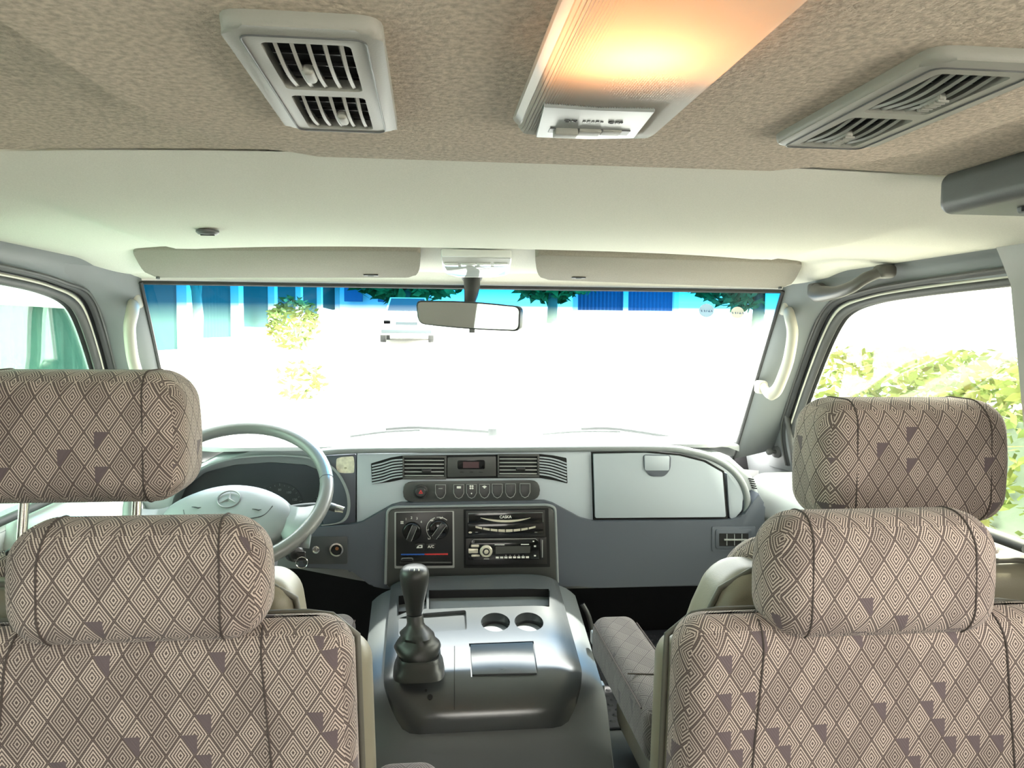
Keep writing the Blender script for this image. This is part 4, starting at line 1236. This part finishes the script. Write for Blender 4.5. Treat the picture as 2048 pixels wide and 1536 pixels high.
for (x, y) in ((742, 1387), (748, 1300), (1191, 1275), (1199, 1378)):
    p = P(x, y, X=.238 if x > 1000 else -.238)
    cl = rbox('side_clip', p, (.018, .022, .026), .003, 'console_body', con, mid=2, rn=2)
    box('clip_hole', p + V((0, -.0112, -.001)), (.010, .001, .016), 'black_matte', cl)
# side skirts of carpet vinyl down to the floor
tube('edge_bead', spline([V((.245, 1.70, .50)), V((.262, 1.69, .46)), V((.27, 1.68, .36)), V((.27, 1.68, .2))], 5), .006, 'bezel_dark', con, n=8)

# gear lever
gb_ = P(836, 1345, Z=.547)
gb_ = PC(838, 1338)
gb_ = V((gb_.x, gb_.y, gb_.z))
gl = thing('gear_lever', gb_, 'black gear lever with round knob and rubber boot on the console', 'gear lever')
def ringloft(name, rings, m, parent, n=28, angle=50):
    vs, fs = [], []
    for (c, rx, ry, e) in rings:
        for j in range(n):
            w = 2 * math.pi * j / n
            cx_, sy_ = math.cos(w), math.sin(w)
            x = math.copysign(abs(cx_) ** e, cx_) * rx; y = math.copysign(abs(sy_) ** e, sy_) * ry
            vs.append(V(c) + V((x, y, 0)))
    for i in range(len(rings) - 1):
        for j in range(n): fs.append((i * n + j, i * n + (j + 1) % n, (i + 1) * n + (j + 1) % n, (i + 1) * n + j))
    fs.append(tuple(range(n))); fs.append(tuple((len(rings) - 1) * n + j for j in range(n)))
    return mesh(name, vs, fs, m, parent, angle=angle)
bx, by, bz = gb_
ringloft('boot_flange', [((bx, by, bz + .001), .048, .062, .5), ((bx, by, bz + .004), .047, .060, .5), ((bx, by, bz + .010), .045, .057, .5), ((bx, by + .002, bz + .014), .041, .052, .5), ((bx, by + .003, bz + .026), .041, .050, .55), ((bx, by + .004, bz + .031), .038, .047, .55), ((bx, by + .004, bz + .028), .033, .042, .6)], 'boot_rubber', gl)
ky = gb_.y + .012
kx = P(829, 1170, Y=ky).x
z0 = P(829, 1226, Y=ky).z
bsc = (z0 - .004 - bz - .024) / .076
kz = P(829, 1130, Y=ky).z
def folds(name):
    vs, fs = [], []
    n = 32
    lv = [(.0, .036, .044), (.010, .040, .047), (.020, .041, .046), (.028, .037, .041), (.034, .031, .034), (.040, .033, .035), (.047, .027, .028), (.054, .019, .020), (.061, .016, .016), (.072, .016, .016), (.076, .0155, .0155)]
    for i, (h, rx, ry) in enumerate(lv):
        u = i / (len(lv) - 1)
        cx_ = bx + (kx - bx) * u; cy_ = by + .004 + (ky - by) * u
        for j in range(n):
            w = 2 * math.pi * j / n
            wr = 1 + (.10 * math.sin(2 * w + 7 * u) + .05 * math.sin(5 * w - 11 * u)) * math.sin(math.pi * min(1, u * 1.35)) * (1 if u < .74 else 0)
            vs.append(V((cx_ + math.cos(w) * rx * wr, cy_ + math.sin(w) * ry * wr, bz + .024 + h * bsc)))
    for i in range(len(lv) - 1):
        for j in range(n): fs.append((i * n + j, i * n + (j + 1) % n, (i + 1) * n + (j + 1) % n, (i + 1) * n + j))
    fs.append(tuple((len(lv) - 1) * n + j for j in range(n)))
    return mesh(name, vs, fs, 'boot_rubber', gl, angle=60)
folds('boot')
L = kz - z0
kn = lathe('knob', [(.0150, 0), (.0160, .004), (.0185, L * .25), (.0225, L * .45), (.0262, L * .65), (.0275, L * .80), (.0265, L * .90), (.0215, L * .97), (.0120, L * .995), (0, L)], (kx, ky, z0), (0, -.06, 1), 'boot_rubber', gl, n=32, angle=60)
for (dx, s_) in ((-.0085, '1'), (0, '3'), (.0085, '5')):
    text('gear_number', s_, .006, V((kx + dx, ky - .0245, kz - .0018)), 'white_print', kn, normal=(0, -.35, 1), depth=.0015)
box('gear_gate', (kx, ky - .0165, kz - .0008 + .0012), (.022, .0008, .0006), 'white_print', kn)

# ================================================================== seats
def seat_parts(t, hr_z, hr_w=.285, hr_h=.15, hr_t=.10, top_z=.775, seat_w=.49, arm=None, back_vinyl=True, cushion_m='vinyl_khaki', front=-1, low=.30, hr_dy=.0, cush_z=.36, hr_dx=0.0, shell_d=.045, shell_w=.004, crown=0.0, pipe_y=-.070, pipe_w=1.004, pipe_z=.004, shell_t=.075, shell_y=-.105):
    """Seat in local coordinates of the empty t (on the floor, seat faces local +Y, backrest front face at y=0)."""
    L_ = lambda *a: V(a)
    def put(o): return o
    w2 = seat_w / 2
    hgt = top_z - low
    def nar(pz):                                  # narrowing of the back towards its top, pz from the middle of its height
        return 1 - .033 * max(0, (pz + .02) / .25) - crown * max(0, (pz - hgt / 2 + .17) / .17) ** 1.7
    def taper(p):
        # narrower towards the top, slightly dished front
        p.x *= nar(p.z)
        if p.y > 0: p.y += -.012 * (1 - min(1, abs(p.x) / w2) ** 2)
        p.y -= .10 * (p.z - .2) * .35
        return p
    bk = rbox('backrest', (0, -.045, low + hgt / 2), (seat_w, .09, hgt), .042, 'seat_cloth', t, deform=taper, mid=10, rn=5, uv=True, world=False)
    def taper2(p):
        p.x *= nar(p.z - shell_d / 2)
        p.y -= .10 * (p.z - .2) * .35
        return p
    rbox('back_shell', (0, shell_y, low + (hgt - shell_d) / 2), (seat_w + shell_w, shell_t, hgt - shell_d), .035, 'vinyl_khaki', t, deform=taper2, mid=8, rn=4, world=False)
    # piping along the cover's edge
    path = []
    for k in range(41):
        u = k / 40
        x = -w2 + seat_w * max(0, min(1, (u - .3) / .4))
        if u < .3: x, z = -w2, low + .02 + (hgt - .05 - pipe_z) * u / .3
        elif u > .7: x, z = w2, low + .02 + (hgt - .05 - pipe_z) * (1 - u) / .3
        else:
            q = (u - .3) / .4
            x = -w2 + seat_w * q
            z = top_z - pipe_z - .030 * max(0, (abs(2 * q - 1) - .8) / .2) ** 2
        pz = z - (low + hgt / 2)
        f = max(0, (pz + .02) / .25)
        path.append(V((x * nar(pz) * pipe_w, pipe_y - .10 * (pz - .2) * .35, z)))
    tube('piping', path, .0042, 'piping', t, n=8, world=False)
    # two sewn seams on the front face
    for sx in (-1, 1):
        pts = []
        for k in list(range(11)) + [10 + q / 6 for q in range(1, 13)]:
            z = low + .03 + (hgt - .034) * k / 12
            pz = z - (low + hgt / 2)
            f = max(0, (pz + .02) / .25)
            x = sx * (w2 - .105 + .03 * (1 - (k / 12))) * nar(pz)
            yy = -.012 * (1 - min(1, abs(x) / w2) ** 2) - .10 * (pz - .2) * .35
            back = max(0, (z - (top_z - .042)) / .042)
            yy -= .042 * (1 - math.sqrt(max(0, 1 - min(1, back) ** 2)))
            pts.append(V((x, yy + .0006, z)))
        tube('seam', pts, .0013, 'seam', bk, n=6, world=False)
    cs = rbox('cushion', (0, .235, cush_z - .075), (seat_w + .01, .52, .15), .055, cushion_m, t, mid=8, rn=4, uv=True, world=False)
    box('pedestal', (0, .20, (cush_z - .14) / 2), (seat_w * .8, .40, cush_z - .14), 'black_matte', t, bevel=.01, world=False)
    # headrest with sewn end panels on two posts
    def hd(p):
        f = p.z / (hr_h / 2)
        p.x *= 1 - .06 * max(0, f) ** 2 - .03 * max(0, -f) ** 2
        p.y *= 1 - .10 * max(0, f)
        return p
    h = rbox('headrest', (hr_dx, -.045 + hr_dy, hr_z + hr_h / 2), (hr_w, hr_t, hr_h), .044, 'seat_cloth', t, deform=hd, mid=8, rn=6, uv=True, world=False)
    for sx in (-1, 1):
        pts = []
        r, hy, hz = .044, hr_t / 2, hr_h / 2
        for k, (sy, sz) in enumerate(((1, 1), (-1, 1), (-1, -1), (1, -1))):
            for q in range(9):
                a = math.pi / 2 * (k + q / 8)
                v_ = V((sx * (hr_w / 2 - .047), sy * (hy - r) + math.cos(a) * (r + .0004), sz * (hz - r) + math.sin(a) * (r + .0004)))
                pts.append(hd(v_) + V((hr_dx, -.045 + hr_dy, hr_z + hr_h / 2)))
        tube('headrest_seam', pts, .0013, 'seam', h, n=6, closed=True, world=False)
    for sx in (-1, 1):
        tube('headrest_post', [V((hr_dx + sx * .075, -.045 + hr_dy, hr_z + .02)), V((hr_dx + sx * .075, -.05, top_z - .03))], .0065, 'steel', t, n=10, world=False)
        rbox('post_sleeve', (hr_dx + sx * .075, -.05, top_z - .002), (.026, .022, .014), .004, 'black_plastic', t, mid=2, rn=2, world=False)
    if arm is not None:
        sx, z, ylen, xa = arm
        xa -= .058
        ar = rbox('armrest', (sx * (xa + .058), ylen / 2 - .10, z - .045), (.088, ylen, .09), .026, 'arm_cloth', t, mid=6, rn=4, uv=True, world=False)
        tube('armrest_seam', [V((sx * (xa + .0155), -.06, z - .012)), V((sx * (xa + .0155), ylen - .125, z - .012))], .0013, 'seam', ar, n=5, world=False)
        tube('armrest_seam', [V((sx * (xa + .1005), -.06, z - .012)), V((sx * (xa + .1005), ylen - .125, z - .012))], .0013, 'seam', ar, n=5, world=False)
        tube('armrest_seam', [V((sx * (xa + .018), .03, z + .0005)), V((sx * (xa + .05), .022, z + .001)), V((sx * (xa + .098), .03, z + .0005))], .0012, 'seam', ar, n=5, world=False)
        lathe('armrest_pivot', [(.03, 0), (.03, .02), (0, .022)], (sx * (xa - .01), -.06, z - .045), (sx, 0, 0), 'black_plastic', t, n=20, world=False)

def seat(loc, rz, label, **k):
    t = thing('van_seat', loc, label, 'seat', k.pop('group'))
    seat_parts(t, **k)
    t.rotation_euler = (0, 0, rz)
    return t
FZ, RZ = .18, 0.0
g1, g2 = 'forward-facing front seats', 'rear-facing seats behind the front row'
seat((-.572, 1.155, FZ), 0, 'driver seat behind the steering wheel, headrest pulled up high on posts', group=g1, hr_z=.883 - FZ, hr_h=.180, hr_t=.14, hr_w=.31, top_z=.815 - FZ, arm=(1, .585 - FZ, .42, .285), low=.34 - FZ + .1, cush_z=.36 - FZ + .02, seat_w=.52, hr_dy=.02, hr_dx=-.018, shell_d=.024, shell_w=.09, crown=.05, pipe_y=-.128, pipe_w=1.176, pipe_z=.021, shell_t=.11, shell_y=-.092)
seat((.570, 1.155, FZ), 0, 'front passenger seat before the glove box, back covered in khaki vinyl', group=g1, hr_z=.832 - FZ, hr_h=.190, hr_t=.14, hr_w=.31, top_z=.812 - FZ, arm=(-1, .57 - FZ, .40, .315), low=.34 - FZ + .1, cush_z=.36 - FZ + .02, seat_w=.52, hr_dy=.02, hr_dx=.058, shell_d=.024, shell_w=.09, crown=.20, pipe_y=-.128, pipe_w=1.176, pipe_z=.021, shell_t=.11, shell_y=-.092)
seat((-.428, .86, RZ), math.pi, 'near left rear-facing seat in brown rhombus cloth', group=g2, hr_z=.767, hr_h=.140, hr_w=.285, top_z=.785, arm=(-1, .580, .40, .295), low=.33, cush_z=.36, seat_w=.485, cushion_m='seat_cloth', shell_w=.03)
seat((.455, .86, RZ), math.pi, 'near right rear-facing seat in brown rhombus cloth', group=g2, hr_z=.744, hr_h=.156, hr_w=.305, top_z=.772, arm=None, low=.33, cush_z=.36, seat_w=.53, cushion_m='seat_cloth')

# studded rubber mat in the passenger footwell
t = thing('floor_mat', (.42, 2.0, .18), 'black studded rubber mat in the passenger footwell', 'mat')
box('sheet', (.46, 2.02, .184), (.62, .58, .008), 'floor_mat', t, bevel=.003)
vs, fs = [], []
for i in range(22):
    for j in range(20):
        cx_, cy_ = .18 + i * .026 + (j % 2) * .013, 1.76 + j * .0262
        b_ = len(vs); r = .0085
        for k in range(8): vs.append(V((cx_ + r * math.cos(k * math.pi / 4), cy_ + r * math.sin(k * math.pi / 4), .188)))
        for k in range(8): vs.append(V((cx_ + r * .6 * math.cos(k * math.pi / 4), cy_ + r * .6 * math.sin(k * math.pi / 4), .1915)))
        for k in range(8): fs.append((b_ + k, b_ + (k + 1) % 8, b_ + 8 + (k + 1) % 8, b_ + 8 + k))
        fs.append(tuple(b_ + 8 + k for k in range(8)))
st_ = mesh('studs', vs, fs, 'floor_mat', t); st_['kind'] = 'stuff'

# ================================================================== outside the van
def gz(y):                                    # street: level round the van, then gently uphill
    return -.5 + max(0.0, y - 6) * .06
gr = grid('ground', lambda u, v: V((-60 + 120 * u, -30 + 130 * v, gz(-30 + 130 * v))), 10, 52, 'asphalt')
tag(gr, 'pale sunlit street ahead of the van', None, None, 'structure')
# van bodywork seen past the windscreen base
cw = thing('cowl', (0, 2.25, .74), 'white van cowl panel below the windscreen', 'cowl')
grid('panel', lambda u, v: V((-.85 + 1.7 * u, 2.13 + .05 * (1 - (2 * u - 1) ** 2) + .30 * v, .755 - .05 * v - .05 * v * v - .03 * (2 * u - 1) ** 2)), 16, 6, 'car_white', cw, thick=(0, 0, -.02))
for k, (p0, p1, p2, lab) in enumerate((((700, 873), (840, 860), (985, 864), 'left wiper resting along the base of the windscreen'), ((1085, 868), (1240, 863), (1435, 889), 'right wiper resting along the base of the windscreen'))):
    a, b, c_ = [P(x, y, Y=Y) for (x, y), Y in zip((p0, p1, p2), (2.17, 2.19, 2.17 if k == 0 else 2.13))]
    t = thing('wiper', b, lab, 'wiper', 'windscreen wipers')
    tube('blade', spline([a, (a + b) / 2 + V((0, 0, .004)), b], 4), .004, 'wiper_grey', t, n=6)
    tube('arm', spline([c_, b + V((0, .01, .006)), (a + b) / 2 + V((0, .01, .010))], 4), .006, 'wiper_grey', t, n=6)
    lathe('pivot', [(.014, 0), (.012, .02), (0, .022)], c_ + V((0, 0, -.01)), (0, 0, 1), 'wiper_grey', t, n=12)

# teal sheet-metal wall on the left with white posts
FX = -4.6
fw_ = thing('sheet_wall', (FX, 16, gz(16)), 'long teal corrugated metal wall with white posts left of the street', 'wall')
def panel(y0, y1):
    n = 28; vs, fs = [], []
    for i in range(n + 1):
        y = y0 + (y1 - y0) * i / n
        x = FX + (.03 if i % 2 else 0)
        vs += [V((x, y, gz(y) + .75)), V((x, y, gz(y) + 5.6))]
    for i in range(n): fs.append((2 * i, 2 * i + 2, 2 * i + 3, 2 * i + 1))
    mesh('sheet_panel', vs, fs, 'teal_sheet', fw_, smooth=False)
ys_ = [3.0, 7.6, 12.0, 14.6, 18.4, 22.5, 27, 32, 38]
for a, b in zip(ys_[:-1], ys_[1:]):
    panel(a + .2, b - .2)
    box('post', (FX + .06, b, gz(b) + 2.8), (.26, .46, 5.6), 'white_wall', fw_)
    box('plinth', (FX + .05, (a + b) / 2, gz((a + b) / 2) + .36), (.24, b - a + .02, .95), 'white_wall', fw_)
box('rail', (FX + .08, 9.0, 1.47), (.10, 3.0, .20), 'white_wall', fw_)
tube('pipe', [V((FX + .5, 10.6, gz(10.6))), V((FX + .5, 10.6, 4))], .05, 'white_wall', fw_, n=8)
tube('lamp_bracket', [V((FX + .5, 10.6, 1.25)), V((FX + .62, 10.2, 1.32)), V((FX + .7, 9.9, 1.42))], .04, 'sticker', fw_, n=8)

# blue shed and pale building far ahead
fb = thing('shed', (9, 46, gz(46)), 'blue corrugated shed far down the street on the right', 'building')
def shed_panel(x0, x1, y, m):
    n = 24; vs, fs = [], []
    for i in range(n + 1):
        x = x0 + (x1 - x0) * i / n
        vs += [V((x, y + (.06 if i % 2 else 0), gz(y) + .6)), V((x, y + (.06 if i % 2 else 0), gz(y) + 9))]
    for i in range(n): fs.append((2 * i, 2 * i + 2, 2 * i + 3, 2 * i + 1))
    mesh('sheet_panel', vs, fs, m, fb, smooth=False)
for x0, x1 in ((8.8, 11.6), (11.9, 14.7), (20, 25)): shed_panel(x0, x1, 46, 'blue_sheet')
for x in (8.65, 11.75, 14.9): box('post', (x, 46, gz(46) + 4.6), (.3, .3, 9.2), 'white_wall', fb)
fb2 = thing('shed', (-7, 44, gz(44)), 'dark blue slatted shed beyond the teal wall', 'building')
for k in range(6):
    box('slat_wall', (-9.4 + k * 1.7, 44, gz(44) + 5), (1.0 if k % 2 else .7, .3, 8), 'blue_sheet', fb2)
box('white_front', (-6, 44.6, gz(44) + 3.5), (12, .3, 8), 'white_wall', fb2)

# leaves: one mesh per plant crown
rnd = random.Random(5)
def leaves(name, n, fn, size, m, parent):
    vs, fs = [], []
    for _ in range(n):
        c = fn()
        a = V((rnd.uniform(-1, 1), rnd.uniform(-1, 1), rnd.uniform(-.6, .6))).normalized()
        b = a.cross(V((rnd.uniform(-1, 1), rnd.uniform(-1, 1), rnd.uniform(-1, 1)))).normalized()
        s_ = size * rnd.uniform(.6, 1.3); k = len(vs)
        vs += [c - a * s_, c + b * s_ * .42, c + a * s_, c - b * s_ * .42]
        fs.append((k, k + 1, k + 2, k + 3))
    o = mesh(name, vs, fs, m, parent, smooth=False); o['kind'] = 'stuff'
    return o
def blob(c, r, shell=.55):
    def f():
        while True:
            p = V((rnd.uniform(-1, 1), rnd.uniform(-1, 1), rnd.uniform(-1, 1)))
            if shell < p.length < 1: return V((c[0] + p.x * r[0], c[1] + p.y * r[1], c[2] + p.z * r[2]))
    return f
def tree(x, y, trunk, cr, rr, n, size, m, lab, cat='tree', name='tree', group=None):
    t = thing(name, (x, y, gz(y)), lab, cat, group)
    c = V((x, y, gz(y) + cr))
    tube('trunk', [V((x, y, gz(y) - .1)), V((x + .1, y, gz(y) + cr * .5)), c], [trunk, trunk * .8, trunk * .5], 'bark', t, n=8)
    for k in range(3): tube('branch', [V((x + .1, y, gz(y) + cr * .55)), c + V((rr[0] * .5 * (k - 1), rr[1] * .3 * ((k % 2) - .5), rr[2] * .2))], trunk * .35, 'bark', t, n=6)
    leaves('foliage', n, blob(c, rr), size, m, t)
g = 'trees along the street'
tree(-1.2, 38, .3, 4.1, (4.2, 3, 3.0), 2600, .45, 'leaf_b', 'dark green spreading tree far behind the white car', group=g)
tree(6.6, 42, .3, 4.2, (3.5, 3, 3.1), 2400, .45, 'leaf_b', 'dark green tree seen right of the rear-view mirror stem', group=g)
tree(14.4, 33, .3, 3.7, (3.6, 3, 2.8), 2400, .40, 'leaf_c', 'green tree above the right end of the windscreen', group=g)
tree(-3.75, 12.4, .10, 2.9, (.5, .5, .7), 260, .10, 'leaf_a', 'slim pale-barked tree before the teal wall', group=g)
tree(-3.6, 20.5, .06, .95, (.7, .7, .7), 380, .13, 'leaf_a', 'bushy yellow-green shrub beside the teal wall', 'shrub', 'shrub', 'shrubs by the wall')
tree(-2.3, 13.5, .03, .3, (.45, .45, .4), 160, .09, 'leaf_a', 'low leafy shrub at the street edge before the wall', 'shrub', 'shrub', 'shrubs by the wall')
# hedge on the right
t = thing('hedge', (3.6, 6, -.5), 'clipped yellow-green hedge outside the right front window', 'hedge')
leaves('foliage', 5200, lambda: V((3.6 + rnd.uniform(-.45, .45), rnd.uniform(2.2, 6.6), -.45 + 1.40 * rnd.random() ** .55 + .08 * rnd.random())), .055, 'leaf_a', t)
box('stems', (3.7, 4.4, .05), (.5, 4.2, 1.1), 'bark', t)
tree(5.4, 5.6, .05, 2.1, (.75, .7, .8), 260, .12, 'leaf_a', 'small bright tree above the hedge on the right', group=g)
bw = thing('garden_wall', (9.5, 8, gz(8)), 'white rendered wall behind the hedge on the right', 'wall')
box('render_face', (9.5, 8, 1.2), (.3, 26, 3.4), 'white_wall', bw)
box('coping', (9.5, 8, 2.95), (.45, 26.2, .12), 'white_wall', bw)

# parked white car far ahead
cx_, cy_ = -.82, 27.0
cz_ = gz(cy_)
t = thing('parked_car', (cx_, cy_, cz_), 'white car facing the van far down the bright street', 'car')
def car_ring(y, w, z0, z1, top): return [V((cx_ - w, y, z0)), V((cx_ + w, y, z0)), V((cx_ + w, y, z1)), V((cx_ + top, y, z1 + .001)), V((cx_ - top, y, z1 + .001)), V((cx_ - w, y, z1))]
secs = [(-2.0, .78, .35, .75, .70), (-1.9, .84, .25, .86, .72), (-1.0, .86, .25, 1.02, .74), (2.0, .86, .25, 1.05, .74), (2.1, .80, .3, .95, .7)]
vs, fs = [], []
for (dy, w, z0, z1, tp) in secs: vs += [v + V((0, 0, cz_)) for v in car_ring(cy_ + dy, w, z0, z1, tp)]
for i in range(4):
    for j in range(6): fs.append((i * 6 + j, i * 6 + (j + 1) % 6, i * 6 + 6 + (j + 1) % 6, i * 6 + 6 + j))
fs += [tuple(range(6)), tuple(24 + j for j in range(6))]
mesh('body', vs, fs, 'car_white', t, angle=30)
vs = [V((cx_ + sx * w, cy_ + dy, cz_ + z)) for (w, dy, z) in ((.74, -1.0, 1.0), (.60, -.35, 1.52), (.60, 1.3, 1.55), (.74, 2.0, 1.0)) for sx in (-1, 1)]
mesh('cabin', vs, [(0, 1, 3, 2), (2, 3, 5, 4), (4, 5, 7, 6), (0, 2, 4, 6), (1, 7, 5, 3)], 'car_white', t, smooth=False)
mesh('windscreen', [V((cx_ + sx * w, cy_ + dy, cz_ + z)) for (w, dy, z) in ((.66, -.95, 1.06), (.56, -.41, 1.49)) for sx in (-1, 1)], [(0, 1, 3, 2)], 'car_glass', t, smooth=False)
box('grille', (cx_, cy_ - 2.0, cz_ + .62), (.7, .04, .10), 'car_glass', t)
box('bumper', (cx_, cy_ - 2.03, cz_ + .36), (1.6, .10, .12), 'car_trim', t, bevel=.02)
for sx in (-1, 1):
    box('headlamp', (cx_ + sx * .62, cy_ - 1.97, cz_ + .66), (.26, .06, .15), 'lens_clear', t, bevel=.02)
    for dy in (-1.3, 1.3):
        lathe('wheel', [(.30, -.09), (.31, 0), (.30, .09)], (cx_ + sx * .78, cy_ + dy, cz_ + .31), (1, 0, 0), 'rubber', t, n=18)

# inspection stickers on the windscreen
def on_ws(px, py):
    a, b, c_ = ws(.75, .05), ws(.98, .05), ws(.85, .4)
    n_ = (b - a).cross(c_ - a).normalized()
    return PP(px, py, a - V((0, .004, 0)), n_), n_
for (x, y, r, m, lab) in ((1413, 621, 15, 'sticker_blue', 'pale blue round inspection sticker on the windscreen'), (1475, 625, 13, 'sticker_white', 'faint white round inspection sticker on the windscreen')):
    c_, n_ = on_ws(x, y)
    t = thing('windscreen_sticker', c_, lab, 'sticker', 'inspection stickers on the windscreen')
    pts = [on_ws(x + r * math.cos(k * math.pi / 10), y + r * .9 * math.sin(k * math.pi / 10))[0] for k in range(20)]
    prism('disc', pts, (0, .0008, 0), m, t, smooth=False)
    text('lettering', '11/21', .014, c_ + V((0, -.0012, 0)), 'stamp_blue', t, normal=(0, -.8, .6))
